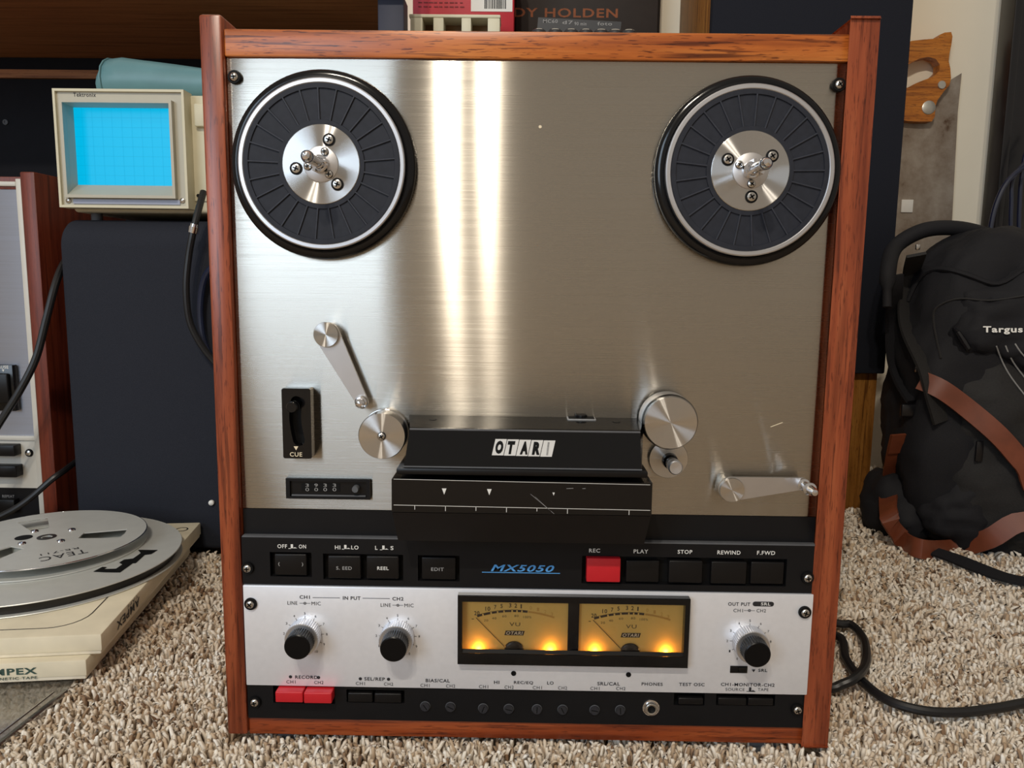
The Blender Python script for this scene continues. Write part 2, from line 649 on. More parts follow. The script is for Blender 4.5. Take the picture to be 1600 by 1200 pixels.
def button(x0, x1, y0, y1, Yb, Yf, mat='button', words=None, wmat='dim', name='push_button'):
    x0, x1, z0, z1 = rect_px(x0, x1, y0, y1, Yf)
    o = MB().box((x0, Yf, z0), (x1, Yb + .004, z1), bev=0.0009, seg=3).build(name, mat, deck)
    if words:
        t = MB()
        for s, px, py, w, h in words:
            T(t, s, px, py, w, h, Yf)
        t.build('lettering', wmat, o, smooth=0)
    return o


button(429, 479, 866, 899, CP, -.0005, words=[('(', 436, 881.5, 2.5, 7), (')', 472.5, 882, 2.5, 7)])
button(512.5, 563.5, 869, 904, CP, -.0025, words=[('S. EED', 537.5, 887.7, 26, 5.8)])
button(572.5, 623, 869.5, 904.5, CP, -.0025, words=[('REEL', 598.3, 888, 19, 5.8)], wmat='white')
button(658.7, 712, 871, 906, CP, 0.0005, words=[('EDIT', 683.5, 889.5, 21, 5.8)])
button(916.6, 969.6, 872.5, 910, CP, -.004, 'red')
button(978, 1030, 876, 910, CP, 0.0)
button(1045, 1097.5, 876.5, 911, CP, -.002)
button(1111, 1166.5, 878, 912.5, CP, -.001)
button(1173, 1225, 878.5, 913, CP, 0.0005)

# silver level panel
zs1, zs0 = on(379, 914.5, SP).z, on(384, 1070.8, SP).z
silver = MB().box((-INN + .0006, SP, zs0), (INN - .0006, SP + .006, zs1), bev=0.0008).build('level_panel', 'alu2', deck)
b = MB()
k = SP
for s, px, py, w in (('CH1', 476, 933, 17), ('IN PUT', 549.5, 934.6, 29.5), ('CH2', 621.7, 935.7, 18.5)):
    T(b, s, px, py, w, 6, k)
line(b, on(488.5, 933.8, k - EPS), on(531, 934.2, k - EPS), .0004)
line(b, on(566.5, 934.8, k - EPS), on(609, 935.3, k - EPS), .0004)
for s, px, py, w in (('LINE', 456.8, 942.2, 16.5), ('MIC', 493.8, 943, 15.5), ('LINE', 602.6, 945.5, 17), ('MIC', 639, 946, 15.5)):
    T(b, s, px, py, w, 6, k, bold=0)
for px, py in ((476.3, 942.7), (621.5, 945.8), (1171, 954)):
    c = on(px, py, k - EPS)
    disc(b, c, .0011, 16, r0=.0007)
    disc(b, c, .0004, 10)
    line(b, c + Vector((-.0042, 0, 0)), c + Vector((-.0011, 0, 0)), .0003)
    line(b, c + Vector((.0011, 0, 0)), c + Vector((.0042, 0, 0)), .0003)
for s, px, py, w, h in (('RECORD', 478.6, 1058.2, 38, 6), ('SEL/REP', 585.3, 1061, 35, 6), ('BIAS/CAL', 684, 1063.6, 41, 6), ('HI', 776, 1066.2, 9, 5.6), ('REC/EQ', 818, 1067, 32.5, 6),
                        ('LO', 860, 1067.3, 11, 5.6), ('SRL/CAL', 951, 1068.5, 38, 6), ('PHONES', 1019, 1069, 35.5, 5.6), ('TEST OSC', 1081, 1069.6, 43, 5.6),
                        ('CH1-MONITOR-CH2', 1168.4, 1070, 90, 5.8), ('OUT PUT', 1155, 944, 36.5, 6)):
    T(b, s, px, py, w, h, k)
for s, px, py in (('CH1', 454.5, 1065.5), ('CH2', 498, 1066.5), ('CH1', 563, 1068), ('CH2', 607, 1069), ('CH1', 664, 1071), ('CH2', 704, 1072), ('CH1', 755.5, 1073), ('CH2', 795.5, 1073.8),
                  ('CH1', 839.5, 1074.5), ('CH2', 879, 1075), ('CH1', 929.5, 1075.8), ('CH2', 970, 1076), ('CH1', 1153.4, 954), ('CH2', 1189.5, 954.2)):
    T(b, s, px, py, 15.5, 5.6, k, bold=0)
T(b, 'SOURCE', 1148.6, 1077.4, 32, 5, k, bold=0)
T(b, 'TAPE', 1192.5, 1077.6, 18, 5, k, bold=0)
push_icon(b, 1173, 1077.5, k)
for px, py in ((453.8, 1057.6), (497.6, 1058.7), (563, 1060.7), (607, 1061.4)):
    disc(b, on(px, py, k - EPS), .0013, 16)
p = on(1192.7, 943.8, k - EPS)
b.add([p + Vector((sx * .0062 + math.cos(t) * .0019, 0, math.sin(t) * .0019)) for sx, a0 in ((1, -90), (-1, 90)) for t in [math.radians(a0 + i * 18) for i in range(11)]], [tuple(range(22))])
T(b, 'SRL', 1192, 1047.6, 15, 5.4, k)
p = on(1177.5, 1048, k - EPS)
b.add([p + Vector((-.0014, 0, .001)), p + Vector((.0014, 0, .001)), p + Vector((0, 0, -.0014))], [(0, 1, 2)])
KN = [(477, 990.5), (621.5, 993.8), (1170.3, 1002.0)]
for px, py in KN:
    c = on(px, py, k - EPS)
    for i in range(11):
        t = math.radians(90 - (i - 5) * 30)
        d = Vector((math.cos(t), 0, math.sin(t)))
        line(b, c + d * .0112, c + d * .0146, .00028)
        put_text(b, str(i), c + d * .0166, .0022 if i == 10 else .0012, .0019, bold=0)
b.build('lettering', 'ink', silver, smooth=0)
b = MB()
put_text(b, 'SRL', on(1196.5, 943.8, k - 2 * EPS), .0072, .0024)
b.build('pill_lettering', 'white', silver, smooth=0)
for px, py in ((802.5, 1052), (982, 1054)):
    MB().lathe([(.0020, 0), (.0020, .0004), (.0013, .0004), (.0011, 0.0001), (0, 0.0001)], on(px, py, SP), 16).build('trim_hole', 'well', silver)
x0, x1, z0, z1 = rect_px(1141, 1168, 1041, 1052, SP - .0006)
o = MB().box((x0, SP - .0006, z0), (x1, SP + .002, z1), bev=.0003).build('slide_switch', 'button', deck)
MB().box((x0 + .006, SP - .0016, z0 + .0007), (x1 - .0009, SP, z1 - .0007), bev=.0003).build('slider', 'gloss', o)

for px, py in KN:                            # level knobs: fluted silver skirt with a black fluted centre knob
    c = on(px, py, SP)
    kn = MB()
    kn.lathe([(.0, .0), (.0129, .0), (.0131, .0006), (.0131, .0105), (.0124, .0112), (.0098, .0112), (.0, .0112)], (0, 0, 0), 96, 0, flute=1, depth=.0004, rings=(2, 3))
    kn = kn.build('level_knob', 'silver', deck, loc=c, smooth=25)
    kc = MB()
    kc.lathe([(.0102, .0112), (.0101, .0205), (.0098, .0216), (.0090, .0222), (0, .0222)], (0, 0, 0), 72, 0, flute=1, depth=.0005, rings=(0, 1))
    kc = kc.build('knob_cap', 'knob', kn, loc=c, smooth=30)

# bottom control strip
zb1, zb0 = zs0 - .0003, 0.0300
row2 = [(427, 523, 1072, 1099), (541.5, 632, 1078, 1098), (1053, 1101, 1083, 1102), (1119, 1211, 1085, 1102.5)]
TR = [(664.5, 1103), (704, 1104), (755, 1106.3), (795, 1107), (839, 1107.6), (879, 1108.2), (929, 1108.8), (969, 1108.8)]
holes = []
for q in row2:
    x0, x1, z0, z1 = rect_px(*q, BP)
    holes.append(loop(x0, x1, z0, min(z1, zb1 - .0006)))
for px, py in TR:
    c = on(px, py, BP)
    holes.append(circ((c.x, c.z), .0041))
low = plate('switch_panel', 'black', BP, 0.006, zb0, zb1, holes)
MB().box((-INN + .001, BP + .0062, zb0), (INN - .001, BP + .008, zb1)).build('panel_backing', 'well', deck)
button(430, 473, 1081.5, 1098, BP, -.0085, 'red', name='record_switch')
button(474.5, 518, 1083, 1099.5, BP, -.0085, 'red', name='record_switch')
button(543.5, 582, 1083, 1097.5, BP, -.0005, name='selector_switch')
button(585, 627, 1084, 1098.5, BP, -.0005, name='selector_switch')
button(1060, 1099, 1091, 1101.5, BP, -.0005, name='test_switch')
button(1122, 1166.5, 1091, 1102.5, BP, 0.0, name='monitor_switch')
button(1169, 1208.5, 1091.5, 1103, BP, 0.0, name='monitor_switch')
for px, py in TR:
    c = on(px, py, BP)
    t = MB()
    t.lathe([(.0037, -.004), (.0037, .0016), (.0034, .0021), (0, .0021)], (0, 0, 0), 28)
    t = t.build('trim_pot', 'potgrey', deck, loc=c)
    MB().box((-.0026, -.0022, -.00035), (.0026, -.0015, .00035)).build('screw_slot', 'well', t, loc=c, rot=(0, random.uniform(0, 3), 0))
    MB().lathe([(.0041, .0003), (.00395, .0008), (.0036, .0008), (.0035, .0003)], (0, 0, 0), 28).build('pot_rim', 'greyfoot', t, loc=c)
c = on(1017, 1105.6, BP)
j = MB().lathe([(.0068, 0), (.0066, .0008), (.0058, .0010), (.0055, .0002), (.0046, .0002)], (0, 0, 0), 32).build('phones_jack', 'chrome', deck, loc=c)
MB().lathe([(.0048, 0), (.0048, .0030), (.0042, .0033), (.0031, .0030), (.0030, .0002), (0, .0002)], (0, 0, 0), 32).build('jack_sleeve', 'steel', j, loc=c)
MB().lathe([(.00295, .0006), (0, .0006)], (0, 0, 0), 24).build('jack_hole', 'well', j, loc=c)


def screw(px, py, Y, parent, r=.0032, cup=.0048, rise=.0022, ang=20, name='screw'):
    c = on(px, py, Y)
    s = MB()
    s.lathe([(cup, 0), (cup, rise * .6), (cup * .9, rise), (r * 1.08, rise), (r * 1.05, rise * .5)], (0, 0, 0), 28, 1)
    s.lathe([(r * 1.05, rise * .5), (r, rise * 1.05), (r * .8, rise * 1.4), (r * .4, rise * 1.6), (0, rise * 1.65)], (0, 0, 0), 24, 0)
    for a in (0, 90):
        t = math.radians(a + ang)
        d, q = Vector((math.cos(t), 0, math.sin(t))), Vector((-math.sin(t), 0, math.cos(t)))
        y = -rise * 1.7
        s.add([d * (sx * r * .62) + q * (sz * r * .14) + Vector((0, y, 0)) for sx, sz in ((-1, -1), (1, -1), (1, 1), (-1, 1))], [(0, 1, 2, 3)], 1)
    return s.build(name, ['steel', 'well'], parent, loc=c)


for px, py, Y, par in ((367, 121, TP, panel), (1310, 133, TP, panel), (387.5, 887, CP, ctl), (1261, 902, CP, ctl), (392, 943, SP, silver), (1257, 956, SP, silver),
                       (399, 1096, BP, low), (1245, 1108, BP, low)):
    screw(px, py, Y, par, ang=random.uniform(0, 90))

# VU meters
YF = -.0078
b = MB()
ox0, ox1, oz0, oz1 = rect_px(715, 1077, 934, 1041, YF)
ix0, ix1, iz0, iz1 = rect_px(722, 1069.5, 943, 1024, YF)
b.prism([loop(ox0, ox1, oz0, oz1), loop(ix0, ix1, iz0, iz1)], SP - YF, lambda u, v, h: (u, SP - h, v))
bez = b.build('meter_bezel', 'gloss', deck, smooth=20)
YD = -0.0010
mz0 = on(890, 1016, YD).z
mzl = on(890, 1016.5, YD - .0036).z
MB().add([(ix0, YF + .0008, iz0 + .0001), (ix1, YF + .0008, iz0 + .0001), (ix1, YD - .0036, mzl), (ix0, YD - .0036, mzl)], [(0, 1, 2, 3)]).build('bezel_ledge', 'button', bez, smooth=0)
for (x0, x1, y0, y1) in ((721.5, 887, 938, 1024), (904, 1068, 942, 1026.5)):
    a0, a1, b0, b1 = rect_px(x0, x1, y0, y1, YD)
    dx = (a1 - a0) / 655.0                   # scale: 655 units across the dial

    def D(u, v, off=1):                      # dial coordinates (u right, v down from its top left)
        return Vector((a0 + u * dx, YD - off * EPS * .6, b1 - v * dx))
    meter = MB().box((a0, YD, b0), (a1, YD + .0003, b1)).build('vu_meter', 'dial', deck, smooth=0)
    t = MB()

    def arc(u):
        return 68 + ((u - 330) / 330.0) ** 2 * 74
    pts = [(u, arc(u)) for u in range(95, 406, 10)]
    for (u, v), (u2, v2) in zip(pts, pts[1:]):
        if min(abs(u - q) for q in (122, 172, 216, 256, 302, 334, 366)) < 6:
            line(t, D(u, v - 7), D(u2, v2 - 7), dx * 3)
            continue
        line(t, D(u, v), D(u2 + 1, v2), dx * 15)
    for s, u, v, w in (('20', 93, 87, 32), ('10', 160, 57, 30), ('7', 206, 46, 14), ('5', 245, 38, 14), ('3', 298, 33, 14), ('2', 332, 34, 15), ('1', 366, 38, 8)):
        put_text(t, s, D(u, v), w * dx, 27 * dx)
    put_text(t, 'VU', D(328, 155), 66 * dx, 24 * dx, bold=0)
    put_text(t, '-', D(68, 125), 14 * dx, 4 * dx)
    for s, u, v in (('20', 150, 133), ('40', 200, 118), ('60', 263, 104), ('80', 338, 100), ('100%', 405, 107)):
        put_text(t, s, D(u, v), (50 if len(s) > 2 else 26) * dx, 14 * dx, bold=-.005)
    u0, v0, w, h, sh = 264, 227, 118, 30, 8
    t.add([D(u0, v0), D(u0 + w, v0), D(u0 + w + sh, v0 - h), D(u0 + sh, v0 - h)], [(0, 1, 2, 3)])
    t.build('scale_print', 'brownink', meter, smooth=0)
    t = MB()
    put_text(t, 'OTARI', D(u0 + w / 2 + 4, v0 - h / 2, 2), 102 * dx, 21 * dx, bold=.01, shear=.2)
    t.build('badge_lettering', 'cream', meter, smooth=0)
    t = MB()
    pts = [(u, arc(u)) for u in range(410, 571, 10)]
    for (u, v), (u2, v2) in zip(pts, pts[1:]):
        line(t, D(u, v), D(u2 + 1, v2), dx * 12)
    for s, u, v in (('0', 425, 46), ('1', 470, 56), ('2', 515, 70), ('3', 555, 85)):
        put_text(t, s, D(u, v), 14 * dx, 22 * dx, bold=0)
    t.build('overload_print', 'palered', meter, smooth=0)
    t = MB()
    line(t, D(88, 112, 9), D(268, 300, 9), dx * 4)
    t.build('needle', 'brownink', meter, smooth=0)
    c = D(325, 305, 0)
    MB().sphere((c.x, YD - .001, c.z - .001), .0075, 0, 20, (1, .25, .85)).build('pivot_cover', 'button', meter)
    MB().box((a0 - .0002, YD - .0030, b0 - .0005), (a1 + .0002, YD - .0026, b1 + .0005)).build('meter_pane', 'pane', meter, smooth=0)
    for u in (105, 550):
        c = Vector((D(u, 0).x, YD - .0018, mzl - .0020))
        lp = bulb('meter_lamp', c, .0010, 0.016, (1.0, 0.44, 0.07))
        lp.parent = deck
        lp.location = c - WPOS[deck]
a0 = rect_px(721.5, 887, 938, 1016, YD)[1]
a1 = rect_px(904, 1068, 942, 1018.5, YD)[0]
MB().box((a0, YD - .0035, mz0 - .001), (a1, SP, iz1 + .001), bev=.0003).build('bezel_divider', 'gloss', bez)

# reel tables
rib_mesh = None


def reel_table(px, py, name, ang, spin):
    global rib_mesh
    c = on(px, py, TP)
    rim = MB()
    rim.lathe([(.0300, .0), (.0645, .0), (.0658, .0012), (.0660, .0040), (.0652, .0062), (.0635, .0075), (.0612, .0078), (.0598, .0068), (.0596, .0050), (.0592, .0046)], (0, 0, 0), 96)
    rim = rim.build(name, 'gloss', deck, loc=c)
    MB().lathe([(.0592, .0040), (.0590, .0108), (.0582, .0114), (.0560, .0114), (.0553, .0108), (.0552, .0096)], (0, 0, 0), 96).build('trim_ring', 'silver', rim, loc=c)
    mt = MB()
    mt.lathe([(.0552, .0090), (.0552, .0112), (.0520, .0112), (.0517, .0101), (.0308, .0101), (.0305, .0112), (.0276, .0112), (.0274, .0100)], (0, 0, 0), 96)
    mt.build('rubber_mat', 'rubber', rim, loc=c)
    if rib_mesh is None:
        rb = MB().box((.0302, -.0113, -.00055), (.0522, -.0100, .00055), bev=.0002, seg=1)
        rib_mesh = rb.mesh('rib', 'rubber2')
    for i in range(25):
        link('rib', rib_mesh, rim, c, (0, -math.radians(ang + i * 14.4), 0))
    MB().lathe([(.0275, .0098), (.0274, .0114), (.0270, .0117), (.0, .0117)], (0, 0, 0), 96).build('hub_plate', 'spun', rim, loc=c)
    MB().lathe([(.0124, .0117), (.0123, .0124), (.0120, .0126), (0, .0126)], (0, 0, 0), 48).build('hub_disc', 'armmetal', rim, loc=c)
    Yh = TP - .0118
    for i in range(3):
        t = math.radians(spin + 120 * i)
        d = Vector((math.cos(t), 0, math.sin(t)))
        s = screw_at(c + d * .0178 + Vector((0, -.0117, 0)), rim, .0034, .0044, .0009, spin)
        s = screw_at(c + d * .0092 + Vector((0, -.0126, 0)), rim, .0027, .0028, .0011, spin + 20)
    sp = MB()
    sp.lathe([(.0062, .0126), (.0060, .0165), (.0052, .0172), (.0042, .0172), (.0036, .0180), (.0036, .0400), (.0034, .0420), (.0041, .0430), (.0043, .0455), (.0038, .0485), (.0024, .0505), (0, .0512)], (0, 0, 0), 28)
    for i in range(3):                       # three fins that key the reel hole
        t = math.radians(spin + 60 + 120 * i)
        d, q = Vector((math.cos(t), 0, math.sin(t))), Vector((-math.sin(t), 0, math.cos(t)))
        vs = [d * r_ + q * w_ + Vector((0, -h_, 0)) for r_ in (.001, .0066) for w_ in (-.001, .001) for h_ in (.014, .024)]
        sp.add(vs, [(0, 1, 3, 2), (4, 6, 7, 5), (0, 4, 5, 1), (2, 3, 7, 6), (1, 5, 7, 3), (0, 2, 6, 4)])
    sp.build('spindle', 'chrome', rim, loc=c)
    return rim


def screw_at(c, parent, r, cup, rise, ang):
    s = MB()
    s.lathe([(cup, 0), (cup, rise * .7), (r * 1.05, rise * .7), (r, rise * .8)], (0, 0, 0), 24, 1)
    s.lathe([(r * 1.0, rise * .6), (r * .9, rise * 1.4), (r * .5, rise * 1.9), (0, rise * 2)], (0, 0, 0), 20, 0)
    for a in (0, 90):
        t = math.radians(a + ang)
        d, q = Vector((math.cos(t), 0, math.sin(t))), Vector((-math.sin(t), 0, math.cos(t)))
        s.add([d * (sx * r * .6) + q * (sz * r * .15) + Vector((0, -rise * 2.05, 0)) for sx, sz in ((-1, -1), (1, -1), (1, 1), (-1, 1))], [(0, 1, 2, 3)], 1)
    return s.build('screw', ['steel', 'well'], parent, loc=c)


reel_table(508, 260.5, 'reel_table', 5, 70)
reel_table(1165, 270.5, 'reel_table', 1, 35)


def tapered(c0, r0, c1, r1, n=18):           # outline of an arm: two circles and their tangents
    c0, c1 = Vector((c0.x, c0.z)), Vector((c1.x, c1.z))
    d = c1 - c0
    a = math.atan2(d.y, d.x)
    k = math.acos((r0 - r1) / d.length)
    out = []
    for i in range(n + 1):
        t = a + k + (2 * PI - 2 * k) * i / n
        out.append((c0.x + r0 * math.cos(t), c0.y + r0 * math.sin(t)))
    for i in range(n + 1):
        t = a - k + 2 * k * i / n
        out.append((c1.x + r1 * math.cos(t), c1.y + r1 * math.sin(t)))
    return out


# left tension arm
YA = TP - .008
c0, c1 = on(510.5, 522.5, YA), on(565.5, 628, YA)
arm = MB().prism([tapered(c0, .0092, c1, .0045)], .0025, lambda u, v, h: (u, YA + .0025 - h, v)).build('tension_arm', 'armmetal', deck, smooth=25)
MB().lathe([(.0080, -.008), (.0080, -.0005), (.0090, 0), (.0092, .0022), (.0089, .0030), (.0, .0030)], (0, 0, 0), 48).build('pivot_cap', 'spun', arm, loc=on(510.5, 522.5, YA))
MB().lathe([(.0035, 0), (.0048, .0004), (.0050, .0018), (.0042, .0030), (.0032, .0034), (.0030, .0055), (.0036, .0066), (.0034, .0078), (.0020, .0090), (0, .0094)], (0, 0, 0), 12).build('guide_pin', 'chrome', arm, loc=c1, smooth=20)
# right tension arm
c0, c1 = on(1142.5, 764.5, YA), on(1254, 756, YA)
arm = MB().prism([tapered(c0, .0092, c1, .0045)], .0025, lambda u, v, h: (u, YA + .0025 - h, v)).build('tension_arm', 'armmetal', deck, smooth=25)
MB().lathe([(.0080, -.008), (.0080, -.0005), (.0090, 0), (.0092, .0022), (.0089, .0030), (.0, .0030)], (0, 0, 0), 48).build('pivot_cap', 'spun', arm, loc=c0)
MB().lathe([(.0045, 0), (.0045, .0030), (.0030, .0045), (.0028, .0120), (.0046, .0130), (.0048, .0150), (.0034, .0165), (.0030, .0220), (.0022, .0245), (0, .0250)], (0, 0, 0), 28).build('guide_pin', 'chrome', arm, loc=c1)

# left roller, capstan roller and the small post under it
c = on(605, 672, TP)
o = MB().lathe([(.012, 0), (.0168, .0), (.0172, .0005), (.0172, .0060), (.0160, .0064), (.0160, .0100), (.0170, .0104), (.0172, .0215), (.0166, .0228), (0, .0228)], (0, 0, 0), 72).build('guide_roller', 'spun', deck, loc=c)
screw_at(c + Vector((0, -.0229, 0)), o, .0028, .003, .0012, 30)
c = on(1039, 652, TP)
o = MB().lathe([(.012, 0), (.0196, .0), (.0200, .0006), (.0200, .0205), (.0196, .0212)], (0, 0, 0), 72).build('capstan_roller', 'gloss', deck, loc=c)
MB().lathe([(.0199, .0030), (.0202, .0034), (.0202, .0165), (.0199, .0170)], (0, 0, 0), 72).build('roller_band', 'silver', o, loc=c)
MB().lathe([(.0197, .0205), (.0193, .0225), (.0187, .0232), (0, .0232)], (0, 0, 0), 72).build('roller_cap', 'spun', o, loc=c)
c = on(1043.5, 716, TP)
o = MB().lathe([(.0146, 0), (.0147, .0025), (.0143, .0032), (0, .0032)], (0, 0, 0), 56).build('post_flange', 'spun', deck, loc=c)
MB().lathe([(.0060, .0032), (.0056, .0080), (.0046, .0090), (.0046, .0180)], (0, 0, 0), 24).build('post', 'gloss', o, loc=c + Vector((.0008, 0, -.001)))
MB().lathe([(.0046, .0180), (.0052, .0182), (.0052, .0255), (.0044, .0265), (0, .0262)], (0, 0, 0), 28).build('post_cap', 'silver', o, loc=c + Vector((.0008, 0, -.001)))

# cue lever
YQ = TP - .009
x0, x1, z0, z1 = rect_px(441, 486, 607, 716.5, YQ)
slot = []
sp_ = [on(q[0], q[1], YQ) for q in ((463, 628), (461, 650), (463, 670), (467, 688))]
sp_ = spline(sp_, 5)
L_, R_ = [], []
for i, p in enumerate(sp_):
    d = (sp_[min(i + 1, len(sp_) - 1)] - sp_[max(i - 1, 0)]).normalized()
    q = Vector((-d.z, 0, d.x))
    L_.append((p.x + q.x * .0044, p.z + q.z * .0044))
    R_.append((p.x - q.x * .0044, p.z - q.z * .0044))
a0 = [(sp_[-1].x + .0044 * math.cos(t), sp_[-1].z + .0044 * math.sin(t)) for t in [math.radians(-20 - i * 35) for i in range(5)]]
a1 = [(sp_[0].x + .0044 * math.cos(t), sp_[0].z + .0044 * math.sin(t)) for t in [math.radians(150 - i * 30) for i in range(5)]]
lp = L_ + a0 + R_[::-1] + a1
cue = MB().prism([[(x0 + .001, z0), (x1 - .001, z0), (x1, z0 + .001), (x1, z1 - .001), (x1 - .001, z1), (x0 + .001, z1), (x0, z1 - .001), (x0, z0 + .001)], lp], .0088, lambda u, v, h: (u, TP - h, v)).build('cue_plate', 'gloss', deck, smooth=20)
MB().box((x0 + .004, TP - .0012, z0 + .01), (x1 - .004, TP - .0002, z1 - .004)).build('slot_floor', 'well', cue)
c = on(462, 633, YQ)
MB().lathe([(.0028, -.006), (.0030, .002), (.0038, .0030), (.0040, .0040), (.0036, .0048), (.0040, .0056), (.0041, .0100), (.0036, .0108), (0, .0108)], (0, 0, 0), 24).build('cue_lever', 'gloss', cue, loc=c)
b = MB()
T(b, 'CUE', 462.5, 710, 20, 7, YQ, bold=.01)
p = on(462.5, 700.5, YQ - EPS)
b.add([p + Vector((-.0017, 0, .0015)), p + Vector((.0017, 0, .0015)), p + Vector((0, 0, -.0015))], [(0, 1, 2)])
b.build('lettering', 'cream', cue, smooth=0)

# tape counter
YC = TP - .003
x0, x1, z0, z1 = rect_px(446.5, 578, 748.5, 780, YC)
f_ = MB().prism([loop(x0, x1, z0, z1), loop(x0 + .0030, x1 - .0026, z0 + .0016, z1 - .0020)], .0028, lambda u, v, h: (u, TP - h, v)).build('tape_counter', 'black', deck, smooth=20)
MB().box((x0 + .003, TP - .0006, z0 + .002), (x1 - .003, TP - .0001, z1 - .002)).build('counter_face', 'button', f_)
MB().box((x0 + .004, TP - .0024, z0 + .0018), (x1 - .0034, TP - .0006, z0 + .0030), bev=.0003).build('counter_ledge', 'greyfoot', f_)
w0, w1, y0, y1 = rect_px(471, 531, 755.5, 768, TP - .001)
MB().box((w0, TP - .0010, y0), (w1, TP - .0006, y1)).build('counter_window', 'well', f_)
b = MB()
for i, (px, s0) in enumerate(((480, '3'), (494, '9'), (508, '3'), (522.5, '3'))):
    p = on(px, 761.7, TP - .0012)
    put_text(b, s0, p + Vector((0, 0, .0017)), .0026, .0026, bold=0)
    put_text(b, '0', p + Vector((0, 0, -.0016)), .0028, .0026, bold=0)
b.build('digits', 'dim', f_, smooth=0)
MB().lathe([(.0026, 0), (.0026, .0045), (.0022, .0052), (0, .0052)], (0, 0, 0), 20).build('reset_button', 'greyfoot', f_, loc=on(557, 762.5, TP - .0006))

# head cover with its hinged gate
HX0, HX1 = -.0955, .0845
b = MB()
sec = [(TP, .2738, -.0905, .0850), (-.034, .2722, -.0842, .0768), (-.0378, .2712, -.0838, .0760), (-.0415, .2455, -.0875, .0775), (TP, .2455, -.0905, .0850)]
vs = []
for y, z, xa, xb in sec:
    vs += [(xa, y, z), (xb, y, z)]
n = len(sec)
fs = [(2 * i, 2 * i + 1, 2 * i + 3, 2 * i + 2) for i in range(n - 1)]
fs += [tuple(2 * i for i in range(n)), tuple(2 * i + 1 for i in range(n))[::-1]]
head = b.add(vs, fs).build('head_cover', 'gloss', deck, smooth=0)
b = MB()
b.tube([(-.0838, -.0378, .2714), (.0760, -.0378, .2714)], .0007, 8)
b.tube([(-.0875, -.0417, .2457), (.0775, -.0417, .2457)], .0006, 8)
b.build('edge_trim', 'greyfoot', head)
MB().box((-.0925, -.0440, .2405), (.0815, TP, .2452), bev=.0012).build('ledge', 'button', head)
b = MB()
b.add([(HX0, -.0455, .2375), (HX1, -.0455, .2375), (HX0, -.0462, .2145), (HX1, -.0462, .2145), (HX0, TP, .2375), (HX1, TP, .2375), (HX0, TP, .2145), (HX1, TP, .2145)],
      [(0, 2, 3, 1), (0, 1, 5, 4), (2, 6, 7, 3), (0, 4, 6, 2), (1, 3, 7, 5)])
gate = b.build('head_gate', 'gloss', deck, smooth=0)
b = MB()
b.add([(HX0 + .0004, -.0460, .2140), (HX1 - .0004, -.0460, .2140), (HX0 + .001, -.0260, .1868), (HX1 - .001, -.0260, .1868), (HX0 + .0004, TP, .2140), (HX1 - .0004, TP, .2140), (HX0 + .001, TP, .1868), (HX1 - .001, TP, .1868)],
      [(0, 2, 3, 1), (0, 1, 5, 4), (2, 6, 7, 3), (0, 4, 6, 2), (1, 3, 7, 5)])
b.build('gate_underside', 'gate', gate, smooth=0)
b = MB()
YG = -.0464
line(b, on(615, 789, YG), on(1016, 797.5, YG), .00035)
for i, px in enumerate((648, 696, 743.7, 791.4, 839, 886.7, 983)):
    p = on(px, 789 + (px - 615) * .0212, YG)
    line(b, p, p + Vector((0, 0, -(.0030 if i in (0, 2) else .0036 if i != 4 else .0024))), .0004)
for px, py, k_ in ((694, 768, 1), (764.5, 769, 1), (865, 772, .5)):
    p = on(px, py, YG)
    b.add([p + Vector((-.0016 * k_, 0, .0022 * k_)), p + Vector((.0016 * k_, 0, .0022 * k_)), p + Vector((0, 0, -.0022 * k_))], [(0, 1, 2)])
line(b, on(615, 748.6, YG + .0008), on(1016, 757.6, YG + .0008), .0003)
b.build('edit_ruler_print', 'white', gate, smooth=0)
b = MB()                                     # fine scratches on the gate
line(b, on(829, 772, YG - .0001), on(866, 803, YG - .0001), .00022)
line(b, on(836, 776, YG - .0001), on(861, 799, YG - .0001), .00015)
line(b, on(885, 763.5, YG - .0001), on(896, 763, YG - .0001), .0003)
line(b, on(910, 763.5, YG - .0001), on(915, 763.3, YG - .0001), .0003)
b.build('scratch', 'dim', gate, smooth=0)
# badge of five slanted tiles
c0 = on(768.4, 711.3, -.0408)
cw, chh, sh = .00815, .0111, .0024


def front_y(z):                              # the cover's front face leans out towards its foot
    return -.0378 - (.2712 - z) / (.2712 - .2455) * .0037


for i, ch in enumerate('OTARI'):
    xa = c0.x + i * (cw + .00025)
    zc = c0.z - i * .00012
    q = [(xa, zc), (xa + cw - .0002, zc), (xa + cw - .0002 + sh, zc + chh), (xa + sh, zc + chh)]
    bt = MB().prism([q], .0006, lambda u, v, h: (u, front_y(v) + .0001 - h, v)).build('badge_tile', 'badge', head, smooth=0)
    t = MB()
    zc2 = zc + chh / 2
    yy = front_y(zc2) - .0007
    put_text(t, ch, (xa + cw / 2 + sh / 2 - .0001, yy, zc2), .0054 if ch != 'I' else .0022, .0090, bold=.07, shear=.24, V=(0, .0037 / .0257, 1))
    t.build('lettering', 'well' if ch != 'I' else 'dim', bt, smooth=0)
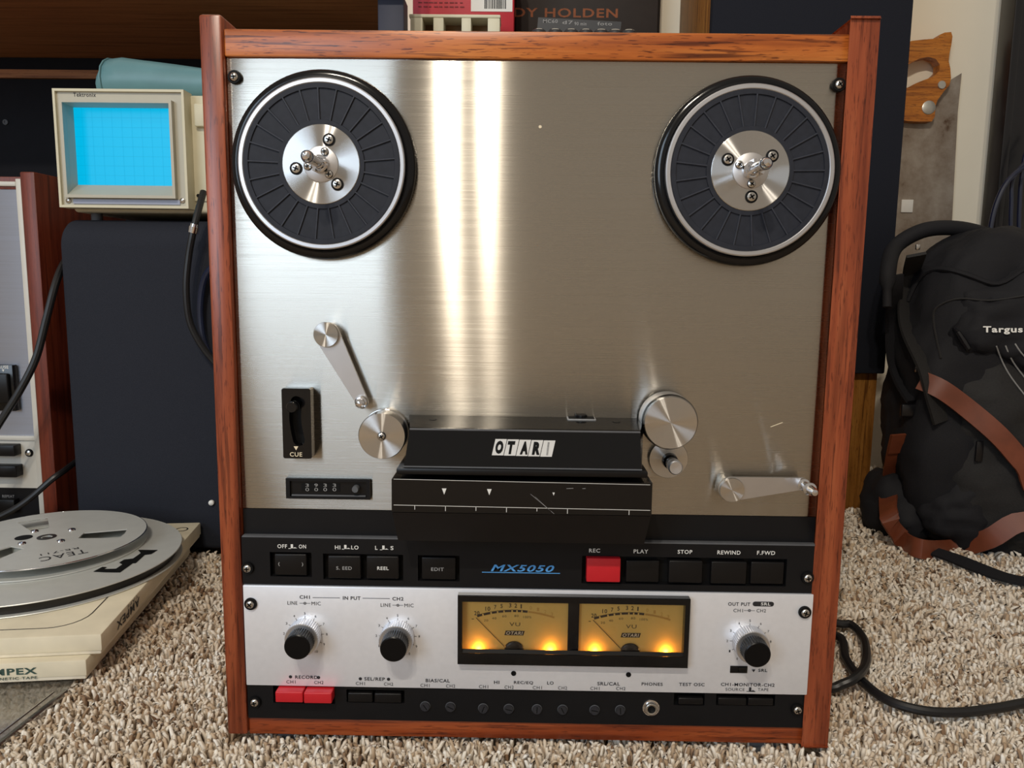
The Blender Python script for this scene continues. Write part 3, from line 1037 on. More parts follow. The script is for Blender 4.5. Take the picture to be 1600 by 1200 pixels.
# fittings on the top of the cover
def top_pt(px, py):
    p = fl(px, py, .2731)
    return p
for px, py in ((676, 655.5), (963, 659.5)):
    p = top_pt(px, py)
    MB().lathe([(.0030, 0), (.0030, .0005), (.0022, .0005), (.0020, .0001), (0, .0001)], (p.x, p.y, .2728), 18, axis='Z').build('adjuster_hole', 'well', head)
p = top_pt(908, 655)
MB().box((p.x - .0105, p.y - .006, .2726), (p.x + .0105, p.y + .010, .2742), bev=.0003).build('trim_plate', 'dim', head)
MB().box((p.x - .0095, p.y - .005, .2740), (p.x + .0095, p.y + .009, .2746)).build('trim_inset', 'well', head)
MB().lathe([(.0045, 0), (.0045, .0018), (.004, .0022), (0, .0022)], (p.x, p.y + .001, .2744), 24, axis='Z', flute=1, depth=.0004, rings=(0, 1)).build('trim_wheel', 'button', head)

# wear marks on the transport panel
b = MB()
line(b, on(1204, 667, TP - .0003), on(1223, 660, TP - .0003), .0006)
disc(b, on(844, 198, TP - .0003), .0011, 14)
disc(b, on(1256, 190, TP - .0003), .0005, 8)
b.build('wear_mark', 'cream', panel, smooth=0)

# ------------------------------------------------------------------ more materials
M['grille'] = plain('dark speaker cloth', lin(40, 43, 52), 0.85, spec=0.2, var=0.12, nscale=900, bump=0.3)
M['spkbox'] = plain('black vinyl cabinet', lin(20, 20, 22), 0.6, spec=0.3)
M['towercloth'] = plain('blue black tower cloth', lin(33, 35, 43), 0.9, spec=0.15, var=0.08, nscale=900, bump=0.2)
M['scope'] = plain('beige instrument plastic', lin(212, 206, 180), 0.5, var=0.02)
M['scope2'] = plain('grey beige bezel', lin(186, 182, 166), 0.5, var=0.02)
M['label'] = plain('blue grey label strip', lin(150, 156, 176), 0.4, var=0.03)
M['screen'] = glow('cyan filter with added daylight glow', lin(0, 192, 240), 0.72)  # emission stands in for daylight reflected off the blue screen filter
M['grid'] = glow('graticule line', lin(0, 182, 232), 0.66)  # slightly darker lines, given the same stand-in glow as the screen
M['teal'] = plain('teal vinyl', lin(96, 138, 146), 0.42, var=0.08, nscale=25, bump=0.15)
M['cord'] = plain('black cord', lin(22, 22, 24), 0.42, spec=0.5, var=0.1)
M['face2'] = brushed('grey deck faceplate', lin(190, 194, 206), 0.4, 0.6)
M['offwhite'] = plain('off white metal', lin(206, 204, 196), 0.4, var=0.03)
M['card'] = plain('worn cream cardboard', lin(228, 219, 194), 0.75, var=0.1, nscale=22, bump=0.15)
M['cardedge'] = plain('cardboard edge', lin(234, 226, 206), 0.75, var=0.12, nscale=30, bump=0.2)
M['green'] = plain('dark green print', lin(50, 74, 66), 0.7)
M['reel'] = plain('satin reel flange', lin(214, 216, 212), 0.42, 0.35, var=0.03)
M['reelhub'] = plain('reel hub', lin(190, 192, 186), 0.4, 0.5, var=0.03)
M['tape'] = plain('dark tape pack', lin(22, 20, 20), 0.35, var=0.1)
M['deskblack'] = plain('black desk panel', lin(16, 17, 24), 0.7, spec=0.2, var=0.1)
M['post'] = plain('dark blue post', lin(44, 48, 66), 0.6, var=0.05)
M['creampost'] = plain('cream painted post', lin(226, 206, 158), 0.6, var=0.03)
M['brownpanel'] = plain('brown board', lin(128, 96, 58), 0.6, var=0.1, nscale=12)
M['darkbrown'] = plain('dark brown board', lin(42, 34, 30), 0.7, var=0.1)
M['carton'] = plain('red carton', lin(190, 26, 46), 0.5, var=0.04)
M['paper'] = plain('white label paper', lin(236, 236, 232), 0.7, var=0.01)
M['rack'] = plain('cream plastic', lin(226, 222, 196), 0.5, var=0.03)
M['orange'] = plain('burnt orange lettering', lin(140, 78, 42), 0.7, var=0.2, nscale=200)
M['case'] = plain('dark grey case', lin(52, 54, 58), 0.5, var=0.08)
W = NT('tarnished saw steel')
v = W.coords((1, 1, 1), rnd=False)
r = W.ramp(W.noise(v, 16, 5, 0.65), [(0.30, lin(92, 68, 50)), (0.40, lin(140, 126, 112)), (0.62, lin(168, 158, 146)), (0.8, lin(182, 176, 170))])
W.l(r.outputs[0], W.b.inputs['Base Color'])
W.b.inputs['Roughness'].default_value = 0.5
W.b.inputs['Metallic'].default_value = 0.35
M['blade'] = W.mat
M['pin'] = plain('dull nickel', lin(200, 198, 190), 0.4, 0.8, var=0.06)
M['leather'] = plain('tan brown leather', lin(112, 56, 33), 0.5, var=0.14, nscale=40, bump=0.12)
M['nylon'] = plain('black nylon', lin(26, 26, 30), 0.75, spec=0.3, var=0.15, nscale=700, bump=0.2)
M['nylon2'] = plain('charcoal ripstop', lin(38, 37, 37), 0.7, spec=0.3, var=0.15, nscale=500, bump=0.25)
M['piping'] = plain('grey piping', lin(140, 140, 138), 0.6)
M['rackblack'] = plain('black steel', lin(18, 18, 22), 0.3, spec=0.5)
M['bluecord'] = plain('dark blue cord', lin(22, 30, 54), 0.35)

# ------------------------------------------------------------------ left loudspeaker with the oscilloscope on it
YS = 0.42
xl = on(91, 380, YS).x
xr = xl + 0.245
zt = on(200, 345, 0.46).z
spk = thing('loudspeaker', ((xl + xr) / 2, .55, .004), 'dark grey cloth-fronted loudspeaker carrying the oscilloscope', 'loudspeaker')
MB().box((xl + .002, YS + .03, .004), (xr - .002, .72, zt - .001), bev=.004).build('cabinet', 'spkbox', spk)
bm = bmesh.new()
bmesh.ops.create_cube(bm, size=1)
for v in bm.verts:
    v.co = Vector(((xl + xr) / 2 + v.co.x * (xr - xl), YS + .03 + v.co.y * .06, (.012 + zt) / 2 + v.co.z * (zt - .012)))
ed = [e for e in bm.edges if all(v.co.y < YS + .01 and v.co.z > .3 for v in e.verts)]
bmesh.ops.bevel(bm, geom=ed, offset=.036, segments=8, profile=0.5, affect='EDGES')
ed = [e for e in bm.edges if all(abs(v.co.x - (xl + xr) / 2) > .12 for v in e.verts) and e.calc_face_angle(0) > 1.2]
bmesh.ops.bevel(bm, geom=ed, offset=.008, segments=3, profile=0.5, affect='EDGES', clamp_overlap=True)
MB().bm(bm).build('grille', 'grille', spk)
p = on(331, 785, YS - .001)
MB().lathe([(.0035, 0), (.0035, .003), (.002, .0045), (0, .005)], (0, 0, 0), 14).build('badge', 'paper', spk, loc=p)

YO = 0.425
osc = thing('oscilloscope', (on(200, 330, YO).x, .55, zt), 'beige oscilloscope with bright cyan screen on the dark loudspeaker', 'oscilloscope')
x0, x1, z0, z1 = rect_px(88.5, 291.5, 139.5, 325, YO)
xe = x0 + .330
zbody = on(190, 333, YO + .03).z
body = MB().box((x0 + .003, YO + .022, zbody), (xe, YO + .30, z1 - .001), bev=.005, seg=3).build('body', 'scope', osc)
hx0, hx1, hz0, hz1 = rect_px(101, 274, 157.5, 310, YO)
fr = MB().prism([loop(x0, x1, z0, z1), loop(x0 + .003, x1 - .003, z0 + .003, z1 - .003)], .024, lambda u, v, h: (u, YO + .022 - h, v)).build('front_rim', 'scope', osc, smooth=20)
MB().prism([loop(x0 + .002, x1 - .002, z0 + .002, z1 - .002), loop(hx0 + .002, hx1 - .002, hz0 + .002, hz1 - .002)], .020, lambda u, v, h: (u, YO + .022 - h, v)).build('bezel', 'scope2', osc, smooth=20)
sx0, sx1, sz0, sz1 = rect_px(119, 271.5, 170, 290, YO + .026)
hood = MB()
for (ax, az), (bx, bz) in zip([(hx0, hz0), (hx1, hz0), (hx1, hz1), (hx0, hz1)], [(hx1, hz0), (hx1, hz1), (hx0, hz1), (hx0, hz0)]):
    cxm = (hx0 + hx1) / 2
    czm = (hz0 + hz1) / 2
    q = lambda x, z, k: (x + (.0035 if x < cxm else -.0035) * k, z + (.0035 if z < czm else -.0035) * k)
    o0, o1, i0, i1 = (ax, az), (bx, bz), q(ax, az, 1), q(bx, bz, 1)
    s = lambda x, z: (sx0 if x < cxm else sx1, sz0 if z < czm else sz1)
    s0, s1 = s(ax, az), s(bx, bz)
    Yf = YO - .006
    hood.add([(o0[0], YO + .004, o0[1]), (o1[0], YO + .004, o1[1]), (o1[0], Yf, o1[1]), (o0[0], Yf, o0[1]), (i0[0], Yf, i0[1]), (i1[0], Yf, i1[1]), (s0[0], YO + .022, s0[1]), (s1[0], YO + .022, s1[1])],
             [(0, 1, 2, 3), (3, 2, 5, 4), (4, 5, 7, 6)])
hood.build('screen_hood', 'scope2', osc, smooth=0)
scr = MB().box((sx0 - .001, YO + .0215, sz0 - .001), (sx1 + .001, YO + .0235, sz1 + .001)).build('screen', 'screen', osc, smooth=0)
g = MB()
for i in range(1, 10):
    x = sx0 + (sx1 - sx0) * i / 10
    line(g, (x, YO + .0213, sz0), (x, YO + .0213, sz1), .0004)
for i in range(1, 8):
    z = sz0 + (sz1 - sz0) * i / 8
    line(g, (sx0, YO + .0213, z), (sx1, YO + .0213, z), .0005)
tag(g.build('graticule', 'grid', scr, smooth=0), kind='stuff')
t = MB()
T(t, 'Tektronix', 132, 148, 35, 6, YO + .002, bold=.01)
t.build('maker_lettering', 'ink', osc, smooth=0)
a0, a1, b0, b1 = rect_px(114, 281, 311.5, 319, YO)
MB().box((a0, YO + .0005, b0), (a1, YO + .003, b1)).build('label_strip', 'label', osc, smooth=0)
for px, py in ((107.5, 313.5), (285.5, 313.5)):
    s = MB()
    s.lathe([(.0034, 0), (.0032, .0015), (.002, .0022), (0, .0024)], (0, 0, 0), 18)
    s.build('screw', 'steel', osc, loc=on(px, py, YO + .002))
a0, a1, b0, b1 = rect_px(301, 320, 150, 315, YO + .022)
pan = MB().box((a0, YO + .019, b0), (xe - .004, YO + .024, b1), bev=.002).build('control_face', 'scope', osc)
c = on(310, 178, YO + .016)
MB().box((c.x - .004, YO + .011, c.z - .016), (c.x + .012, YO + .021, c.z + .012), bev=.002).build('control_key', 'scope', osc)
for i in range(5):
    MB().lathe([(.008, 0), (.0075, .010), (.006, .012), (0, .012)], (0, 0, 0), 20).build('control_knob', 'scope2', osc, loc=(a0 + .035 + .022 * (i % 3), YO + .019, b0 + .03 + .045 * (i // 3)))
MB().lathe([(.0022, 0), (.0022, .003), (0, .003)], (0, 0, 0), 12).build('socket', 'well', osc, loc=on(311, 306, YO + .019))
for dx in (.018, .28):
    for yy in (YO + .04, YO + .27):
        MB().lathe([(.007, 0), (.007, zbody - zt + .003), (0, zbody - zt + .003)], (0, 0, 0), 16, axis='Z').build('foot', 'greyfoot', osc, loc=(x0 + .006 + dx, yy, zt))

# teal pouch lying on the oscilloscope
px_ = [(151, 113, 16), (154, 111, 52), (162, 112, 70), (185, 113, 73), (220, 116, 70), (260, 119, 65), (310, 121, 60), (360, 121, 60), (420, 121, 58), (428, 122, 20)]
vs, fs, n = [], [], 20
base = z1
for i, (px, py, hh) in enumerate(px_):
    c = on(px, py, .50)
    h = hh / 1200 * 1.06 / 2
    for k in range(n):
        t = 2 * PI * k / n
        cz, cy = math.sin(t), math.cos(t)
        cz = math.copysign(abs(cz) ** .7, cz)
        cy = math.copysign(abs(cy) ** .7, cy)
        vs.append((c.x, .56 + cy * .07 * (0.35 if i in (0, 9) else 1) + noise.noise((i * .7, k * .3, 0)) * .003, max(base + .0005, base + h + cz * h + noise.noise((i * .6, k * .4, 3)) * .003)))
for i in range(len(px_) - 1):
    for k in range(n):
        fs.append((i * n + k, i * n + (k + 1) % n, (i + 1) * n + (k + 1) % n, (i + 1) * n + k))
fs += [tuple(range(n)), tuple((len(px_) - 1) * n + k for k in range(n))[::-1]]
pou = thing('pouch', (on(260, 137, .56).x, .56, base), 'teal vinyl pouch lying on top of the oscilloscope', 'pouch')
MB().add(vs, fs).build('shell', 'teal', pou, smooth=60)
b = MB()
ring = [Vector(vs[2 * n + k]) + Vector((0, 0, 0)) for k in range(n)]
cc = sum(ring, Vector()) / n
b.tube([cc + (q - cc) * 1.015 for q in ring] + [cc + (ring[0] - cc) * 1.015], .0012, 6)
b.build('seam', 'teal', pou)

# probe lead hanging from the oscilloscope
lead = thing('probe_lead', on(311, 320, YO), 'black probe lead with bright collar hanging beside the deck from the oscilloscope', 'cable')
pth = spline([on(318, 300, YO - .004), on(311, 325, YO - .02), on(303, 357, YO - .03), on(295, 400, YO - .03), on(291, 450, YO - .03), on(296, 500, YO - .028), on(312, 535, YO - .025), on(335, 565, YO - .02), on(370, 600, YO - .015)], 8)
MB().tube(pth, .0042, 10).build('lead', 'cord', lead)
p0, p1 = on(304.5, 350, YO - .03), on(301.5, 364, YO - .03)
MB().tube([p0, p0.lerp(p1, .3), p0.lerp(p1, .31), p1], [.0052, .0056, .0064, .006], 14).build('collar', 'chrome', lead)
pth = spline([on(345, 410, YO - .02), on(325, 425, YO - .018), on(315, 455, YO - .016), on(313, 500, YO - .016), on(322, 545, YO - .018), on(350, 580, YO - .02)], 8)
tag(MB().tube(pth, .0042, 10).build('signal_cable', 'bluecord'), 'dark blue cable curving against the loudspeaker beside the deck', 'cable')

# ------------------------------------------------------------------ second tape deck, cropped by the left edge
Y2 = 0.45
d2 = thing('tape_deck', (-.84, .55, .004), 'second tape deck at the left edge with grey faceplate and mahogany sides', 'tape deck')
pa, pb = on(30, 268, Y2), on(53, 268, Y2)
z2 = pa.z
XL = pb.x - .44
MB().box((pa.x, Y2, .006), (pb.x, .68, z2), bev=.002).build('side_panel', 'mahog', d2)
MB().box((XL, Y2, .006), (XL + .018, .68, z2), bev=.002).build('side_panel', 'mahog', d2)
MB().box((XL + .018, Y2 + .004, z2 - .022), (pa.x, .68, z2 - .006), bev=.001).build('top_rail', 'mahog', d2)
MB().box((XL + .018, Y2 + .02, .006), (pa.x, .67, z2 - .022)).build('chassis', 'black', d2)
pc = on(24, 300, Y2)
MB().box((pc.x, Y2 + .001, .010), (pa.x, Y2 + .02, on(27, 279, Y2).z), bev=.001).build('edge_trim', 'offwhite', d2)
zA, zB_, zC = on(30, 684, Y2 + .006).z, on(30, 762, Y2 + .006).z, on(20, 287, Y2).z
MB().box((XL + .018, Y2 + .006, zA), (pc.x, Y2 + .02, zC - .004)).build('faceplate', 'face2', d2, smooth=0)
MB().box((XL + .018, Y2 + .001, zC - .003), (pc.x, Y2 + .02, zC + .003), bev=.0012).build('top_bar', 'offwhite', d2)
MB().box((XL + .018, Y2 + .002, zA - .003), (pc.x, Y2 + .02, zA + .003), bev=.001).build('ridge_bar', 'offwhite', d2)
MB().box((XL + .018, Y2 + .005, zB_), (pc.x, Y2 + .02, zA - .003)).build('key_panel', 'offwhite', d2, smooth=0)
lowp = MB().box((XL + .018, Y2 + .005, .010), (pc.x, Y2 + .02, zB_ - .0005)).build('lower_panel', 'black', d2, smooth=0)
x0, x1, z0, z1 = rect_px(-40, 22, 570, 642, Y2 - .002)
o = MB().box((x0, Y2 - .002, z0), (x1, Y2 + .008, z1), bev=.001).build('pause_plate', 'gloss', d2)
x0, x1, z0, z1 = rect_px(-40, 12, 584, 630, Y2 - .008)
MB().box((x0, Y2 - .008, z0), (x1, Y2, z1), bev=.002).build('pause_key', 'button', o)
t = MB()
T(t, 'PAUSE', 3, 573.5, 21, 5, Y2 - .002)
pq = on(5, 579, Y2 - .0024)
t.add([pq + Vector((-.0018, 0, .0015)), pq + Vector((.0018, 0, .0015)), pq + Vector((0, 0, -.0018))], [(0, 1, 2)])
t.build('lettering', 'white', o, smooth=0)
for (q0, q1, r0, r1) in ((-40, 22, 696, 713), (-40, 25, 728, 746)):
    x0, x1, z0, z1 = rect_px(q0, q1, r0, r1, Y2 - .010)
    MB().box((x0, Y2 - .010, z0), (x1, Y2 + .006, z1), bev=.0015).build('piano_key', 'button', d2)
s = MB()
s.lathe([(.0055, 0), (.005, .002), (.004, .0022)], (0, 0, 0), 20, 1)
s.lathe([(.004, .001), (.0036, .003), (.002, .0036), (0, .0038)], (0, 0, 0), 18)
s.build('screw', ['steel', 'well'], d2, loc=on(46, 707.5, Y2 + .005))
x0, x1, z0, z1 = rect_px(-30, 27, 779, 800, Y2)
MB().box((x0, Y2 - .006, z0), (x1, Y2 + .006, z1), bev=.0015).build('repeat_key', 'button', d2)
t = MB()
T(t, 'REPEAT', 13, 775.5, 20, 4.5, Y2 + .004)
t.build('lettering', 'dim', lowp, smooth=0)
pth = spline([(on(130, 380, .50)), on(104, 405, .455), on(88, 440, .425), on(72, 500, .41), on(56, 560, .40), on(30, 612, .39), on(-5, 668, .385), on(-60, 760, .38), (-.80, .37, .012)], 8)
tag(MB().tube(pth, .0046, 10).build('power_cord', 'cord'), 'thick black cord sloping down across the grey faceplate of the left deck', 'cable')
pth = spline([on(150, 700, .50), on(118, 722, .455), on(98, 737, .425), on(80, 750, .41), on(40, 784, .40), on(0, 807, .395), on(-60, 830, .39), (-.86, .37, .012)], 8)
tag(MB().tube(pth, .0042, 10).build('power_cord', 'cord'), 'thin black cord low in front of the left deck, just above the reels', 'cable')

# ------------------------------------------------------------------ tape boxes, reels and the clear sheet on the floor
PL = 0.010
pa, pb = fl(95, 1085, PL), fl(0, 1165, PL)
def card_box(name, corner, back, w, z0, z1, label, line_print):
    """a flat cardboard tape box: front right corner, back right corner, width to the left"""
    a, b = Vector((corner[0], corner[1], 0)), Vector((back[0], back[1], 0))
    e = (b - a)
    L = e.length
    e.normalize()
    q = Vector((-e.y, e.x, 0))               # to the left
    o = thing(name, (a + e * L / 2 + q * w / 2 + Vector((0, 0, z0))), label, 'tape box', 'flat tape boxes stacked on the carpet')
    def pt(u, v, z):
        return a + q * u + e * v + Vector((0, 0, z))
    for nm, (u0, u1, v0, v1, s0, s1), mt in (('tray', (.0012, w - .0012, .0012, L - .0012, z0, z1 - .004), 'cardedge'), ('lid', (0, w, 0, L, z0 + .0035, z1), 'card')):
        bb = MB().box((u0, v0, s0), (u1, v1, s1), bev=.0016)
        bb.v = [tuple(pt(*p)) for p in bb.v]
        bb.f = [f[::-1] for f in bb.f]
        bb.build(nm, mt, o)
    return o, pt, q, e, L


zl0, zl1, zu1 = .0135, .0325, .0525
boxA, ptA, qA, eA, LA = card_box('tape_box', (-.3935, .083), (-.434, .395), .285, zl0, zl1, 'lower cream tape box with green lettering on its front edge', 0)
f0 = fl(158, 991, zu1)
f1 = fl(313.5, 816, zu1)
boxB, ptB, qB, eB, LB = card_box('tape_box', (f0.x, f0.y), (f1.x, f1.y), .300, zl1 + .0003, zu1, 'upper cream tape box with reels lying on it', 1)
t = MB()
def onbox(px, py):                           # front edge of the lower box
    d = ray(px, py)
    nrm = eA
    k = (ptA(0, -.0004, 0) - CAM).dot(nrm) / d.dot(nrm)
    return CAM + d * k
for s, px, py, w, h in (('AMPEX', 13, 1050, .048, .0062), ('MAGNETIC TAPE', 17, 1060.6, .044, .0026)):
    c = onbox(px, py)
    put_text(t, s, c, w, h, bold=.03 if s == 'AMPEX' else .01, U=-qA)
t.build('lettering', 'green', boxA, smooth=0)
t = MB()
c = ptB(-.0005, LB * .20, (zl1 + zu1) / 2 + .001)
put_text(t, 'AMPEX', c, .060, .0085, bold=.02, U=-eB, V=(0, 0, -1))
put_text(t, 'TAPE', c + Vector((0, 0, .0068)) + eB * .012, .030, .003, bold=0, U=-eB, V=(0, 0, -1))
t.build('lettering', 'ink', boxB, smooth=0)
t = MB()                                     # rounded frame line printed on the lid
iu, iv, rr = .026, .017, .030
cor = []
for cu, cv, a0 in ((iu + rr, iv + rr, 180), (.3 - iu - rr, iv + rr, 270), (.3 - iu - rr, LB - iv - rr, 0), (iu + rr, LB - iv - rr, 90)):
    for i in range(7):
        tt = math.radians(a0 + i * 15)
        cor.append((cu + rr * math.cos(tt), cv + rr * math.sin(tt)))
for i in range(len(cor)):
    a_, b_ = cor[i], cor[(i + 1) % len(cor)]
    line(t, ptB(a_[0], a_[1], zu1 + .0003), ptB(b_[0], b_[1], zu1 + .0003), .0011, (0, 0, 1))
t.build('frame_print', 'ink', boxB, smooth=0)
t = MB()
c = fl(284, 827, zu1 + .0003)
put_text(t, 'O', c, .016, .016, bold=-.01, U=-qB, V=eB)
t.build('lid_letter', 'ink', boxB, smooth=0)

# clear sheet under the boxes
sheet = MB()
c0 = fl(103, 1082, .011)
cor2 = [(c0.x, c0.y), (fl(-10, 1172, .011).x, fl(-10, 1172, .011).y), (-.62, fl(-10, 1172, .011).y + .012), (-.62, .30), (c0.x - .06, .30)]
sheet.prism([cor2], .0030, lambda u, v, h: (u, v, .0102 + h))
sh_ = thing('acrylic_sheet', (-.5, .15, .0102), 'clear plastic sheet lying on carpet under the tape boxes', 'plastic sheet')
sheet.build('sheet', 'plastic_clear', sh_, smooth=20)
MB().tube([(cor2[0][0], cor2[0][1], .0122), (cor2[1][0], cor2[1][1], .0122)], .0022, 8).build('edge_bead', 'bead', sh_)
MB().tube([(cor2[0][0] - .008, cor2[0][1] - .004, .0135), (cor2[1][0] - .008, cor2[1][1] - .004, .0135)], .0008, 6).build('edge_bead', 'bead', sh_)

# reels
def ring_pts(r, n=72, a0=0):
    return [(r * math.cos(2 * PI * i / n + a0), r * math.sin(2 * PI * i / n + a0)) for i in range(n)]


zb = zu1 + .0005
cb = fl(66, 866, zb + .0125)
eg = fl(283.5, 838, zb + .0125)
Rb = (Vector((eg.x, eg.y)) - Vector((cb.x, cb.y))).length
big = thing('tape_reel', (cb.x, cb.y, zb), 'large grey metal tape reel full of dark tape, lying under the smaller reel', 'tape reel', 'tape reels on the box')
fb = MB()
fb.lathe([(.02, 0), (Rb, 0), (Rb + .0004, .0006), (Rb, .0012), (.02, .0012)], (0, 0, 0), 120, axis='Z')
fb.build('lower_flange', 'reel', big, loc=(cb.x, cb.y, zb))
MB().lathe([(.04, .0012), (Rb - .006, .0012), (Rb - .006, .0110), (.04, .0110)], (0, 0, 0), 120, axis='Z').build('tape_pack', 'tape', big, loc=(cb.x, cb.y, zb))
MB().lathe([(.02, .0112), (Rb, .0112), (Rb + .0004, .0118), (Rb, .0124), (.02, .0124)], (0, 0, 0), 120, axis='Z').build('upper_flange', 'reel', big, loc=(cb.x, cb.y, zb))
zz = zb + .0127
b = MB()
for q in ([(583, 573), (640, 543), (668, 546), (650, 557), (725, 555), (765, 528), (745, 517), (775, 498), (830, 520), (750, 578), (660, 577)],
          [(775, 498), (832, 491), (880, 457), (862, 437), (985, 438), (945, 463), (905, 468), (848, 520), (831, 520)]):
    b.prism([[(p.x, p.y) for p in [fl(a_ / 4, 750 + b_ / 4, zz) for a_, b_ in q]]], .0002, lambda u, v, h: (u, v, zz + h))
b.build('rim_emblem', 'well', big, smooth=0)

zs = zb + .0127
cs = fl(73, 839.5, zs + .0125)
eg = fl(229, 824, zs + .0125)
Rs = (Vector((eg.x, eg.y)) - Vector((cs.x, cs.y))).length
sm = thing('tape_reel', (cs.x, cs.y, zs), 'smaller silver tape reel with three windows, lying on the larger reel', 'tape reel', 'tape reels on the box')


def flange(z0, th, emb):
    holes = [circ((0, 0), .0042 * Rs / .089, 20)]
    angs = (fl(165, 835, zs + .0125), fl(12, 865, zs + .0125), fl(50, 818, zs + .0125))
    for a in (0, 120, 240):
        a = math.radians(a) + math.atan2(angs[0].y - cs.y, angs[0].x - cs.x)
        ri, ro = Rs * .36, Rs * .80
        wi, wo = math.radians(15), math.radians(11)
        holes.append([(ri * math.cos(a - wi), ri * math.sin(a - wi)), (ro * math.cos(a - wo), ro * math.sin(a - wo)), (ro * math.cos(a), ro * math.sin(a)), (ro * math.cos(a + wo), ro * math.sin(a + wo)), (ri * math.cos(a + wi), ri * math.sin(a + wi))])
        h2 = a + math.radians(60)
    b = MB()
    b.prism([ring_pts(Rs, 110)] + holes, th, lambda u, v, h: (cs.x + u, cs.y + v, z0 + h))
    return b


flange(zs + .0002, .0012, False).build('lower_flange', 'reel', sm, smooth=20)
flange(zs + .0115, .0012, True).build('upper_flange', 'reel', sm, smooth=20)
MB().lathe([(.0045, .0014), (Rs * .33, .0014), (Rs * .33, .0114), (.0045, .0114)], (0, 0, 0), 60, axis='Z').build('hub', 'reelhub', sm, loc=(cs.x, cs.y, zs))
MB().tube([(cs.x + (Rs + .0001) * math.cos(t / 20 * PI * 2), cs.y + (Rs + .0001) * math.sin(t / 20 * PI * 2), zs + .0121) for t in [i * .2 for i in range(101)]], .0007, 6, cap=False).build('rolled_edge', 'chrome', sm)
for px, py in ((54, 830.5), (112, 828), (95, 845.5), (34, 849.5)):
    p = fl(px, py, zs + .0127)
    MB().lathe([(.0045, 0), (.004, .0012), (.002, .002), (0, .0022)], (0, 0, 0), 18, axis='Z').build('rivet', 'chrome', sm, loc=p)
p = fl(37, 840, zs + .0128)
MB().lathe([(.009, 0), (.009, .0002), (0, .0002)], (0, 0, 0), 24, axis='Z').build('hub_hole', 'well', sm, loc=p)
MB().lathe([(.010, 0), (.010, .0003), (.006, .0003), (.0055, -.001), (0, -.001)], (0, 0, 0), 24, axis='Z').build('spindle_hole', 'tape', sm, loc=(cs.x, cs.y, zs + .0128))
t = MB()
c = fl(99, 868, zs + .0129)
a_ = fl(62, 874.5, zs + .0129)
b_ = fl(136, 860.5, zs + .0129)
U = (a_ - b_).normalized()
V = Vector((U.y, -U.x, 0)) * -1
put_text(t, 'TEAC', (a_ + b_) / 2, (a_ - b_).length, .014, bold=.0, U=U, V=V)
a_ = fl(63, 867, zs + .0129)
b_ = fl(123, 856, zs + .0129)
put_text(t, 'RE-711', (a_ + b_) / 2, (a_ - b_).length, .006, bold=.0, U=U, V=V)
t.build('lettering', 'ink', sm, smooth=0)

# ------------------------------------------------------------------ tower loudspeaker behind the deck on the right
YT = 0.655
tx0, tx1 = on(1113, 20, YT).x, on(1427, 20, YT).x
tz = on(1360, 584, YT).z
tow = thing('loudspeaker', ((tx0 + tx1) / 2, .78, .004), 'tall floor-standing loudspeaker with dark cloth front and oak base behind the deck', 'loudspeaker')
MB().box((tx0 + .004, YT + .018, .004), (tx1 - .003, .93, 1.06), bev=.002).build('cabinet', 'oak', tow)
MB().box((tx0, YT, tz), (tx1, YT + .0175, 1.05), bev=.003).build('grille', 'towercloth', tow)

# ------------------------------------------------------------------ hand saw leaning on the wall
YW = .955
saw = thing('handsaw', on(1440, 380, YW), 'old hand saw with wooden handle standing blade down against the cream wall', 'saw')
S = lambda x, y, Y=YW: (lambda p: (p.x, p.z))(on(1380 + x / 3.527, 40 + y / 3.527, Y))
out = [S(*q, YW - .019) for q in ((305, 70), (312, 50), (340, 38), (375, 35), (382, 60), (375, 110), (366, 150), (361, 195), (370, 235), (374, 290), (365, 328), (335, 362), (300, 410), (287, 445), (285, 500), (268, 528), (200, 530), (130, 525), (70, 512), (30, 470),
                       (10, 400), (-10, 320), (0, 220), (40, 140), (90, 100), (160, 84), (230, 76))]
hole = [S(*q, YW - .019) for q in ((155, 205), (200, 182), (250, 172), (290, 184), (312, 215), (308, 250), (275, 282), (225, 300), (180, 318), (140, 340), (100, 350), (62, 320), (70, 265), (105, 230))]
hd = MB().prism([out, hole], .022, lambda u, v, h: (u, YW - .001 - h + .004, v))
hd = hd.build('handle', 'sawwood', saw, smooth=40)
for x, y, r_ in ((322, 327, .0075), (250, 452, .0125)):
    p = S(x, y, YW - .019)
    MB().lathe([(r_, 0), (r_, .001), (r_ * .9, .0018), (0, .0020)], (0, 0, 0), 24).build('handle_bolt', 'pin', hd, loc=(p[0], YW - .0190, p[1]))
tz0 = .012
br = on(1468, 700, YW)
bl = [S(432, 262), S(375, 297), S(340, 340), S(150, 470), S(20, 520), S(-60, 900), (on(1395, 600, YW).x, on(1395, 600, YW).z), (br.x - .05, tz0), (br.x - .004, tz0), S(352, 1500), S(380, 1050), S(410, 480)]
MB().prism([bl], .0016, lambda u, v, h: (u, YW + .001 - h, v)).build('blade', 'blade', saw, smooth=0)
p = S(128, 995)
MB().box((p[0] - .011, YW - .0035, p[1] - .012), (p[0] + .011, YW - .0006, p[1] + .012), bev=.0005).build('price_sticker', 'paper', saw)

